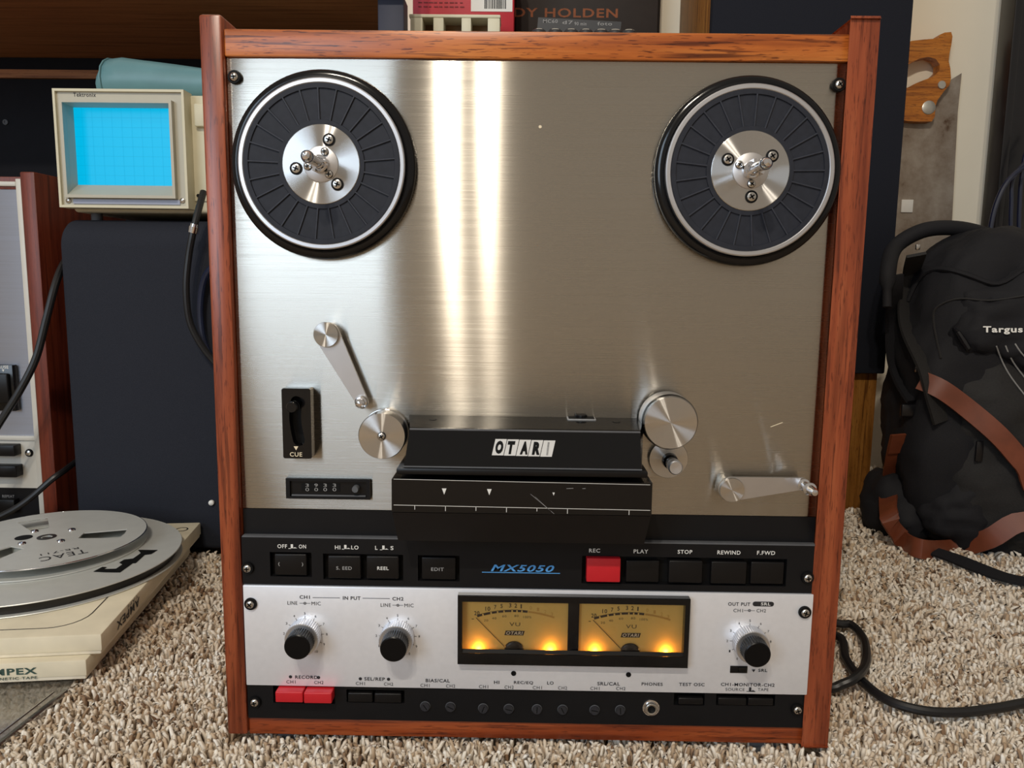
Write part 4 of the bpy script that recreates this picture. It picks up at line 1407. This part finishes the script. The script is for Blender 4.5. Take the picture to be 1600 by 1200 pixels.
# ------------------------------------------------------------------ black rack at the right edge with hanging cords
YR = .86
rk = thing('equipment_rack', (on(1640, 300, YR).x, .9, .004), 'black steel rack upright at the right edge of the picture', 'rack')
a0, a1 = on(1584, 40, YR).x, on(1597, 40, YR).x
MB().box((a0, YR, .004), (a1, YR + .045, 1.2), bev=.002).build('upright', 'rackblack', rk)
MB().box((a1, YR + .006, .004), (a1 + .035, YR + .04, 1.2), bev=.002).build('rail', 'rackblack', rk)
MB().box((a1 + .055, YR + .004, .004), (a1 + .075, YR + .045, 1.2), bev=.002).build('upright', 'rackblack', rk)
for z in (.02, .30, .80, 1.15):
    MB().box((a0 + .004, YR + .012, z), (a1 + .072, YR + .032, z + .03), bev=.002).build('cross_bar', 'rackblack', rk)
lab = ('black cord looping outermost over the backpack by the rack', 'dark blue cord hanging straight down in front of the rack', 'second dark blue cord hanging beside the straight one')
pth = spline([on(1640, 252, .79), on(1600, 262, .79), on(1573, 285, .79), on(1556, 320, .79), on(1547, 360, .79), on(1543, 400, .79), on(1541, 450, .79), on(1545, 560, .80), (on(1550, 560, .80).x, .80, .014)], 8)
tag(MB().tube(pth, .0042, 8).build('hanging_cord', 'bluecord'), lab[0], 'cable')
for i, (px, m_) in enumerate(((1580, 'bluecord'), (1593, 'bluecord'))):
    q = on(px + 2, 275, .80)
    pth = spline([on(1640, 225 - i * 25, .815 + i * .012), on(1606, 250 - i * 18, .815 + i * .012), on(px + 3, 280, .815 + i * .012), on(px, 320, .815 + i * .012), on(px - 1, 360, .815 + i * .012), on(px, 420, .815 + i * .012), on(px + 1, 520, .815 + i * .012), (q.x + i * .016, .815 + i * .012, .014)], 8)
    tag(MB().tube(pth, .0036, 8).build('hanging_cord', m_), lab[1 + i], 'cable')

# ------------------------------------------------------------------ desk at the upper left, shelf unit behind the deck
ZD, YDF, YDB = .777, .575, .95
desk = thing('desk', (-.7, .76, .004), 'dark desk with brown underside above the oscilloscope', 'desk')
xd = on(588, 20, YDF).x
MB().box((-1.5, YDF + .012, ZD), (xd, YDB, ZD + .025)).build('desk_top', 'desk', desk, smooth=0)
MB().box((-1.5, YDF, ZD - .001), (xd + .04, YDF + .012, ZD + .03), bev=.001).build('front_edge', 'deskblack', desk)
MB().box((-1.5, YDB - .012, .006), (xd, YDB, ZD - .0005)).build('back_panel', 'deskblack', desk, smooth=0)
z0, z1 = on(60, 123, YDB - .014).z, on(60, 110, YDB - .014).z
MB().box((-1.5, YDB - .020, z0), (xd, YDB - .0125, z1)).build('back_rail', 'desk', desk, smooth=0)
a0, a1 = on(590, 20, .60).x, on(631, 20, .60).x
MB().box((a0, .60, .006), (a1, .64, ZD - .001), bev=.002).build('leg', 'post', desk)
MB().box((a0, .60, ZD + .031), (a1, .64, .98), bev=.002).build('hutch_post', 'post', desk)
MB().box((-1.5, .60, .006), (-1.46, .64, ZD - .001), bev=.002).build('leg', 'post', desk)
MB().lathe([(.0055, 0), (.005, .002), (.0025, .002), (.002, .0008), (0, .0008)], (0, 0, 0), 18).build('bolt', 'greyfoot', desk, loc=on(9, 191, YDB - .0125))

ZS = .735
un = thing('shelf_unit', (.05, .8, .004), 'dark brown shelf unit seen just above the deck', 'shelf')
ux0, ux1 = a1 + .012, on(1031, 20, .94).x
MB().box((ux0, .66, ZS - .02), (ux1, .95, ZS), bev=.001).build('shelf_board', 'darkbrown', un)
MB().box((ux0, .938, .006), (ux1, .95, 1.1)).build('back_board', 'darkbrown', un, smooth=0)
MB().box((ux1 - .02, .66, .006), (ux1, .70, ZS - .021), bev=.001).build('leg', 'darkbrown', un)
MB().box((ux0, .66, .006), (ux0 + .02, .70, ZS - .021), bev=.001).build('leg', 'darkbrown', un)

# things on the shelf
YB = .76
x0, x1 = on(645, 20, YB).x, on(803, 20, YB).x
ct = thing('carton', ((x0 + x1) / 2, .84, ZS), 'red cardboard carton with white barcode label on the shelf', 'carton')
MB().box((x0, YB, ZS), (x1, .92, ZS + .19), bev=.001).build('box', 'carton', ct)
q0, q1, r0, r1 = rect_px(736, 801, -60, 18, YB - .0008)
lb = MB().box((q0, YB - .0008, r0), (q1, YB + .0005, r1)).build('label', 'paper', ct, smooth=0)
b = MB()
x = on(757, 5, YB).x
xe_ = on(791, 5, YB).x
zz0, zz1 = on(770, 14, YB).z, on(770, -45, YB).z
while x < xe_:
    w = random.choice((.0006, .0012, .0018))
    b.add([(x, YB - .001, zz0), (x + w, YB - .001, zz0), (x + w, YB - .001, zz1), (x, YB - .001, zz1)], [(0, 1, 2, 3)])
    x += w + random.choice((.0007, .0013))
tag(b.build('barcode', 'ink', lb, smooth=0), kind='stuff')
b = MB()
for i in range(4):
    p = on(690, -8 + i * 6.5, YB - .0008)
    for k in range(9):
        w = random.uniform(.004, .008)
        b.add([p + Vector((-.038 + k * .0085, 0, 0)), p + Vector((-.038 + k * .0085 + w, 0, 0)), p + Vector((-.038 + k * .0085 + w, 0, .0018)), p + Vector((-.038 + k * .0085, 0, .0018))], [(0, 1, 2, 3)])
M['darkred'] = plain('dark red small print', lin(120, 12, 26), 0.6)
tag(b.build('small_print', 'darkred', ct, smooth=0), kind='stuff')

YK = .70
rk2 = thing('plastic_rack', (on(710, 30, YK).x, .72, ZS), 'small cream plastic rack with open slots in front of red carton', 'rack')
x0, x1 = on(639, 30, YK).x, on(782, 30, YK).x
zt1, zt2 = on(710, 22, YK).z, on(710, 27.5, YK).z
MB().box((x0, YK, zt2), (x1, YK + .045, zt1), bev=.0015).build('top_plate', 'rack', rk2)
for q0, q1 in ((641, 660), (677, 693), (721, 736), (762, 781)):
    e0, e1 = on(q0, 35, YK).x, on(q1, 35, YK).x
    MB().box((e0, YK + .0005, ZS), (e1, YK + .044, zt2), bev=.001).build('divider', 'rack', rk2)
MB().box((x0 + .002, YK + .038, ZS), (x1 - .002, YK + .042, zt2)).build('rack_back', 'brownpanel', rk2, smooth=0)

YH = .90
x0, x1 = on(806, 20, YH).x, on(1028, 20, YH).x
bx = thing('poster_box', ((x0 + x1) / 2, .92, ZS), 'dark brown box with faded orange capitals at the back of the shelf', 'box')
MB().box((x0, YH, ZS), (x1, .935, ZS + .26), bev=.001).build('box', 'darkbrown', bx)
t = MB()
T(t, 'DY HOLDEN', 884, 20, 156, 13, YH, bold=.02)
t.build('lettering', 'orange', bx, smooth=0)
YCs = .79
cs_ = thing('case', (on(905, 35, YCs).x, .81, ZS), 'flat dark grey case with small pale print leaning behind the silver-topped cells', 'case')
pa, pb = on(841, 27, YCs), on(971, 34, YCs)
hh = .024
pts = [(pa.x, pa.z), (pb.x, pb.z), (pb.x - .002, pb.z - hh), (pa.x - .002, pa.z - hh)]
MB().prism([pts], .03, lambda u, v, h: (u, YCs + .03 - h, v)).build('shell', 'case', cs_, smooth=20)
MB().box((pa.x + .004, YCs + .003, ZS), (pb.x - .006, YCs + .027, min(pa.z, pb.z) - hh + .003)).build('stand', 'case', cs_, smooth=0)
t = MB()
for s, px, py, w in (('MC60', 860, 33, 22), ('d7', 887, 35, 16), ('90 min', 907, 37, 18), ('foto', 945, 37, 22)):
    T(t, s, px, py, w, 5, YCs)
t.build('lettering', 'dim', cs_, smooth=0)
cell = None
for i, px in enumerate((842, 868, 893, 916, 940, 962, 984)):
    c = on(px, 44, .72)
    h = c.z - ZS
    if cell is None:
        bb = MB().lathe([(0, 0), (.0118, 0), (.0118, h - .003), (.0113, h - .002), (.0105, h - .001)], (0, 0, 0), 20, 0, axis='Z')
        bb.lathe([(.0105, h - .001), (.0095, h), (.004, h), (.004, h + .0015), (0, h + .0015)], (0, 0, 0), 20, 1, axis='Z')
        cell = bb.mesh('battery_cell', ['case', 'chrome'])
    nth = ('cell nearest the red carton', 'second cell from the red carton', 'third cell from the red carton', 'middle cell', 'third cell from the tower', 'second cell from the tower', 'cell nearest the tower loudspeaker')[i]
    tag(link('battery_cell', cell, None, (c.x, .73, ZS)), 'small silver-topped ' + nth + ' in the shelf row', 'battery', 'silver-topped cells along the shelf')

# ------------------------------------------------------------------ backpack
from mathutils.bvhtree import BVHTree


def pillow(c, ax, p, lean=0.0, taper=0.0, amp=0.006, nf=14, seed=0.0, nu=64, nv=40, zmin=.004, rot=0.0):
    """a stuffed fabric volume: superellipsoid with folds"""
    vs, fs = [], []
    for j in range(nv + 1):
        ph = -PI / 2 + PI * j / nv
        for i in range(nu):
            th = 2 * PI * i / nu
            d = Vector((math.cos(ph) * math.cos(th), math.cos(ph) * math.sin(th), math.sin(ph)))
            k = (abs(d.x) ** p + abs(d.y) ** p + abs(d.z) ** p) ** (-1 / p)
            q = d * k
            w = 1 - taper * (q.z * .5 + .5) ** 2
            v = Vector((q.x * ax[0] * w, q.y * ax[1] * w, q.z * ax[2]))
            f = noise.noise(v * nf + Vector((seed, seed, 0))) + .6 * abs(noise.noise(v * nf * 2.2 + Vector((0, seed, 5)))) - .3
            f += .35 * (1 - 2 * abs(noise.noise(v * nf * 4.1 + Vector((seed, 2, 1)))))
            v = v + d * (f * amp)
            v.y += v.z * lean
            cr, sr = math.cos(rot), math.sin(rot)
            v = Vector((v.x * cr - v.y * sr, v.x * sr + v.y * cr, v.z)) + Vector(c)
            v.z = max(v.z, zmin + .001 * noise.noise(v * 40))
            vs.append(v)
    for j in range(nv):
        for i in range(nu):
            fs.append((j * nu + i, j * nu + (i + 1) % nu, (j + 1) * nu + (i + 1) % nu, (j + 1) * nu + i))
    return vs, fs


bp = thing('backpack', (.74, .58, .004), 'black nylon backpack slumped on the carpet against the tower loudspeaker', 'backpack')
bv, bf = pillow((.745, .555, .225), (.205, .090, .230), 4.2, lean=.04, taper=.08, amp=.014, nf=12, seed=1.3, nu=96, nv=64)
MB().add(bv, bf).build('main_body', 'nylon', bp, smooth=80)
pv, pf = pillow((.765, .515, .170), (.200, .070, .175), 3.2, lean=.10, taper=.16, amp=.014, nf=14, seed=4.1, nu=96, nv=64)
MB().add(pv, pf).build('front_pocket', 'nylon2', bp, smooth=80)
uv_, uf = pillow((.765, .520, .335), (.185, .070, .085), 2.8, lean=.20, amp=.018, nf=16, seed=8.7, nu=96, nv=48)
MB().add(uv_, uf).build('top_flap', 'nylon', bp, smooth=80)
lv, lf = pillow((.725, .520, .075), (.160, .068, .080), 2.6, lean=.10, amp=.018, nf=15, seed=2.2, nu=96, nv=48)
MB().add(lv, lf).build('lower_pocket', 'nylon', bp, smooth=80)
allv, allf = [], []
for vv, ff in ((bv, bf), (pv, pf), (uv_, uf), (lv, lf)):
    o_ = len(allv)
    allv += vv
    allf += [tuple(i + o_ for i in q) for q in ff]
BV = BVHTree.FromPolygons(allv, allf)


def hit(px, py, off=.002, fallback=.45):     # a point just proud of the pack's surface
    d = ray(px, py).normalized()
    h, nn, i, dist = BV.ray_cast(CAM, d)
    if h is None:
        return on(px, py, fallback)
    return h - d * off


def surf(pts, off, n=4, fb=.45):
    q = spline([Vector((a, b, 0)) for a, b in pts], n)
    return [hit(p.x, p.y, off, fb) for p in q]


def smooth_path(p, k=2):
    for _ in range(k):
        p = [p[0]] + [(p[i - 1] + p[i] * 2 + p[i + 1]) / 4 for i in range(1, len(p) - 1)] + [p[-1]]
    return p


hp = spline([on(1386, 480, .525), on(1388, 420, .54), on(1400, 385, .575), on(1440, 361, .58), (on(1485, 356, .58)), on(1530, 364, .585), on(1570, 380, .59), on(1620, 398, .59)], 6)
MB().tube(hp, [.006] * 4 + [.011] * (len(hp) - 8) + [.012] * 4, 12).build('carry_handle', 'nylon', bp)
sp1 = smooth_path(surf([(1432, 398), (1420, 440), (1414, 490), (1424, 530), (1446, 575), (1458, 620), (1470, 660)], .006, 4, .50))
MB().ribbon(sp1, (1, .3, 0), .024, .004).build('shoulder_strap', 'nylon2', bp, smooth=40)
sp2 = smooth_path(surf([(1400, 430), (1395, 500), (1396, 560), (1410, 600), (1428, 628)], .004, 4, .53))
MB().ribbon(sp2, (1, .3, 0), .022, .005).build('shoulder_strap', 'nylon', bp, smooth=40)
sp3 = smooth_path(surf([(1418, 470), (1440, 428), (1475, 420), (1520, 432), (1560, 445), (1600, 420), (1640, 400)], .003, 4, .45))
MB().tube(sp3, .0035, 6).build('zip_line', 'nylon', bp)
sp4 = smooth_path(surf([(1470, 560), (1458, 500), (1466, 478), (1500, 466), (1545, 470), (1600, 462)], .001, 4, .42), 1)
MB().tube(sp4, .0016, 6).build('pocket_piping', 'piping' if False else 'nylon2', bp)
for pts in ([(1557, 541), (1566, 565), (1580, 590), (1605, 622)], [(1571, 540), (1582, 565), (1605, 595)], [(1586, 537), (1596, 552), (1610, 566)]):
    MB().tube(smooth_path(surf(pts, .001, 4, .40)), .0010, 6).build('pocket_line', 'piping', bp)
pz = [hit(1490, 513, .004), hit(1497, 520, .006), hit(1506, 534, .007), hit(1513, 545, .006)]
MB().tube(pz, [.002, .0035, .0045, .004], 8).build('zip_pull', 'rackblack', bp)
for p in (hit(1433, 577, .008, .50), on(1434, 386, .555)):
    MB().box(p - Vector((.003, .002, .004)), p + Vector((.003, .002, .004)), bev=.0012).build('strap_ring', 'steel', bp)
p = hit(1530, 705, .006)
MB().box(p - Vector((.005, .002, .014)), p + Vector((.005, .002, .014)), bev=.0015).build('zip_tag', 'rackblack', bp)
p = hit(1425, 640, .006, .5)
MB().box(p - Vector((.016, .004, .010)), p + Vector((.020, .004, .008)), bev=.003).build('strap_buckle', 'rackblack', bp)
t = MB()                                     # the maker's name follows the pocket cloth
cL, cR, cT = hit(1537, 516, .003), hit(1598, 516, .003), hit(1567, 505, .003)
cC = hit(1567, 516, .004)
put_text(t, 'Targus', cC, (cR - cL).length * 1.02, .0115, bold=.03, U=(cR - cL).normalized(), V=((cT - cC).normalized()))
t.build('maker_lettering', 'paper', bp, smooth=0)
wp = spline([fl(1460, 862, .018), fl(1490, 872, .018), fl(1530, 888, .018), fl(1570, 902, .018), fl(1620, 912, .018), fl(1700, 925, .018)], 5)
MB().ribbon(wp, (.2, 1, .15), .020, .003).build('webbing_strap', 'nylon', bp, smooth=40)
gusset = [on(1345, 800, .60), on(1375, 740, .57), on(1400, 700, .53), on(1420, 760, .49), on(1440, 820, .45), on(1400, 850, .50), on(1365, 830, .56)]
gv, gf = pillow((.560, .560, .045), (.045, .060, .050), 2.4, lean=.1, amp=.012, nf=22, seed=6.0, nu=32, nv=20)
MB().add(gv, gf).build('side_pocket', 'nylon', bp, smooth=80)

# leather strap: hangs from the pack, loops over the carpet and back across the pack
pts = [hit(1406, 679, .014, .50), hit(1398, 715, .016, .49), hit(1390, 760, .016, .48), on(1389, 806, .475), fl(1408, 840, .026), fl(1440, 858, .025), hit(1490, 857, .014, .44), hit(1545, 842, .014, .44), hit(1602, 815, .016, .44),
       Vector((.72, .40, .050)), Vector((.83, .36, .06)), Vector((.86, .34, .13)), Vector((.80, .35, .19)), hit(1640, 765, .03, .40), hit(1600, 725, .018, .42), hit(1560, 680, .014, .42), hit(1510, 637, .012, .43), hit(1470, 608, .010, .45), hit(1438, 594, .010, .47)]
wd = [(1, 0, .1)] * 2 + [(.9, .2, .2), (.6, .3, .7), (.1, .3, 1), (0, .3, 1), (0, .3, 1), (0, .35, 1), (.1, .5, 1), (.2, .8, .8), (0, .5, .9), (-.5, .3, .7), (-.3, .3, 1), (.2, .2, 1), (.55, .1, .8), (.55, .1, .8), (.5, .1, .85), (.4, .1, .9), (.3, .1, .9)]
path = spline(pts, 5)
wds = [Vector(w) for w in spline(wd, 5)]
st = thing('leather_strap', fl(1430, 858, .004), 'brown leather strap looped over the carpet in front of the backpack', 'strap')
MB().ribbon(path, wds, .026, .0032).build('strap', 'leather', st, smooth=50)
q = [path[0] + Vector((0, -.003, .001)), path[2] + Vector((0, -.003, 0)), path[4] + Vector((0, -.003, 0))]
MB().ribbon(q, (1, 0, .1), .0255, .003).build('folded_tab', 'leather', st, smooth=50)

# ------------------------------------------------------------------ mains cord of the deck, on the carpet at the right
zc = .019
pts = [Vector((.262, .26, zc)), fl(1303, 973, zc), fl(1330, 976, zc), fl(1350, 1000, zc), fl(1353, 1035, zc + .004), fl(1338, 1058, zc + .008), fl(1314, 1070, zc + .003), fl(1297, 1075, zc), Vector((.2425, .085, zc)), Vector((.2435, .13, zc)), Vector((.250, .17, zc)),
       fl(1306, 993, zc), fl(1322, 1030, zc), fl(1345, 1062, zc), fl(1385, 1093, zc), fl(1440, 1110, zc), fl(1500, 1113, zc), fl(1560, 1106, zc), fl(1620, 1096, zc), fl(1760, 1085, zc)]
tag(MB().tube(spline(pts, 8), .0042, 10).build('mains_cord', 'cord'), 'black mains cord with one loop on the carpet right of the deck', 'cable')

# ------------------------------------------------------------------ carpet pile
W = NT('carpet pile')
at = W.n('ShaderNodeAttribute', attribute_name='tone')
r = W.ramp(at.outputs['Fac'], [(0.0, lin(116, 88, 66)), (0.10, lin(164, 136, 108)), (0.24, lin(204, 182, 154)), (0.5, lin(227, 213, 194)), (0.78, lin(238, 228, 212)), (1.0, lin(247, 242, 233))])
W.l(r.outputs[0], W.b.inputs['Base Color'])
W.b.inputs['Roughness'].default_value = 0.9
W.b.inputs['Sheen Weight'].default_value = 0.15
W.b.inputs['Specular IOR Level'].default_value = 0.2
M['pile'] = W.mat

rng = np.random.default_rng(11)
P_ = []
for (ya, yb, sp) in ((-.17, .18, .0039), (.18, .45, .0050), (.45, .95, .0070)):
    gx, gy = np.meshgrid(np.arange(-1.0, 1.25, sp), np.arange(ya, yb, sp))
    g_ = np.stack([gx.ravel(), gy.ravel()], 1) + rng.uniform(-.5, .5, (gx.size, 2)) * sp
    P_.append(np.concatenate([g_, np.full((len(g_), 1), sp / .0042)], 1))
P_ = np.concatenate(P_)
q = np.stack([P_[:, 0] - CAM.x, P_[:, 1] - CAM.y, np.full(len(P_), .01 - CAM.z)], 1) @ RW.T
u = q[:, 0] / q[:, 2] * FPX + 800
v = q[:, 1] / q[:, 2] * FPX + 600
keep = (q[:, 2] > .05) & (u > -560) & (u < 2150) & (v < 1500) & (P_[:, 0] < 1.25)
x, y = P_[:, 0], P_[:, 1]


def outside(x0, x1, y0, y1):
    return ~((x > x0) & (x < x1) & (y > y0) & (y < y1))


keep &= outside(-.236, .236, .030, .226) & ~((np.abs(x) > .217) & (np.abs(x) < .2365) & (y > -.0010) & (y < .04)) & outside(xl - .002, xr + .002, YS - .002, .95) & outside(-1.3, pa.x if False else -.60, .44, .95) & outside(tx0, tx1, YT, .95)
keep &= outside(.56, .92, .485, .64)
keep &= outside(-.75, -.44, .10, .40) & outside(-.236, .29, .62, .95)
P_ = P_[keep]
N = len(P_)
k = 4
sc = P_[:, 2] * rng.uniform(.8, 1.2, N)
hgt = rng.uniform(.0085, .0150, N) * (1 + (P_[:, 2] - 1) * .3)
# tufts next to flat things are pressed down
under = (P_[:, 0] > -.66) & (P_[:, 0] < -.34) & (P_[:, 1] > -.02) & (P_[:, 1] < .42)
near = (np.abs(P_[:, 0]) < .24) & (P_[:, 1] > -.035) & (P_[:, 1] < .002)
hgt = np.where(near, hgt * 1.12, hgt)
below = (np.abs(P_[:, 0]) < .24) & (P_[:, 1] >= .002) & (P_[:, 1] < .031)
hgt = np.where(below, np.minimum(hgt, .0138), hgt)
(ex0, ey0), (ex1, ey1) = cor2[0], cor2[1]
edge = ex0 + (P_[:, 1] - ey0) / (ey1 - ey0) * (ex1 - ex0)
cut = (P_[:, 1] < .31) & (P_[:, 1] > ey1 - .004) & (P_[:, 0] < np.where(P_[:, 1] < ey0, edge, ex0) + .004)
hgt = np.where(cut, np.minimum(hgt, .0092), hgt)
la = rng.uniform(0, 2 * PI, N)
ll = rng.uniform(.1, 1.0, N) * .0088 * sc
base = np.zeros((N, 3))
base[:, :2] = P_[:, :2]
lean = np.stack([np.cos(la) * ll, np.sin(la) * ll, np.zeros(N)], 1)
rot = rng.uniform(0, PI, N)
prof = ((0.0, .0015, 0.0), (.55, .0021, .22), (.90, .0017, .68))
V_ = np.zeros((N, 13, 3), np.float32)
for j, (t_, r_, b_) in enumerate(prof):
    for i in range(4):
        a = rot + i * PI / 2 + t_ * 1.1
        V_[:, j * 4 + i, 0] = base[:, 0] + lean[:, 0] * b_ + np.cos(a) * r_ * sc
        V_[:, j * 4 + i, 1] = base[:, 1] + lean[:, 1] * b_ + np.sin(a) * r_ * sc
        V_[:, j * 4 + i, 2] = hgt * t_
V_[:, 12, :2] = (base + lean)[:, :2]
V_[:, 12, 2] = hgt * rng.uniform(.75, 1.05, N)
tris = []
for j in range(2):
    for i in range(4):
        a, b_ = j * 4 + i, j * 4 + (i + 1) % 4
        tris += [(a, b_, b_ + 4), (a, b_ + 4, a + 4)]
for i in range(4):
    tris.append((8 + i, 8 + (i + 1) % 4, 12))
tris = np.array(tris)
F_ = (tris[None] + (np.arange(N) * 13)[:, None, None]).reshape(-1, 3)
me = bpy.data.meshes.new('carpet_pile')
me.vertices.add(N * 13)
me.vertices.foreach_set('co', V_.reshape(-1))
me.loops.add(F_.size)
me.loops.foreach_set('vertex_index', F_.reshape(-1).astype(np.int32))
me.polygons.add(len(F_))
me.polygons.foreach_set('loop_start', (np.arange(len(F_)) * 3).astype(np.int32))
me.polygons.foreach_set('use_smooth', np.ones(len(F_), bool))
tone = np.clip(rng.beta(2.2, 1.6, N) + .16 * np.sin(P_[:, 0] * 31 + 3 * np.sin(P_[:, 1] * 23)) * np.sin(P_[:, 1] * 37), 0, 1)
dk_ = rng.random(N) < .10
tone = np.where(dk_, tone * .25, tone)
att = me.attributes.new('tone', 'FLOAT', 'POINT')
att.data.foreach_set('value', np.repeat(tone, 13).astype(np.float32))
me.materials.append(M['pile'])
me.update()
me.validate()
o = link('carpet_pile', me, FLOOR)
tag(o, 'speckled beige twisted carpet pile', kind='stuff')
print('TUFTS', N, 'TRIS', len(F_))
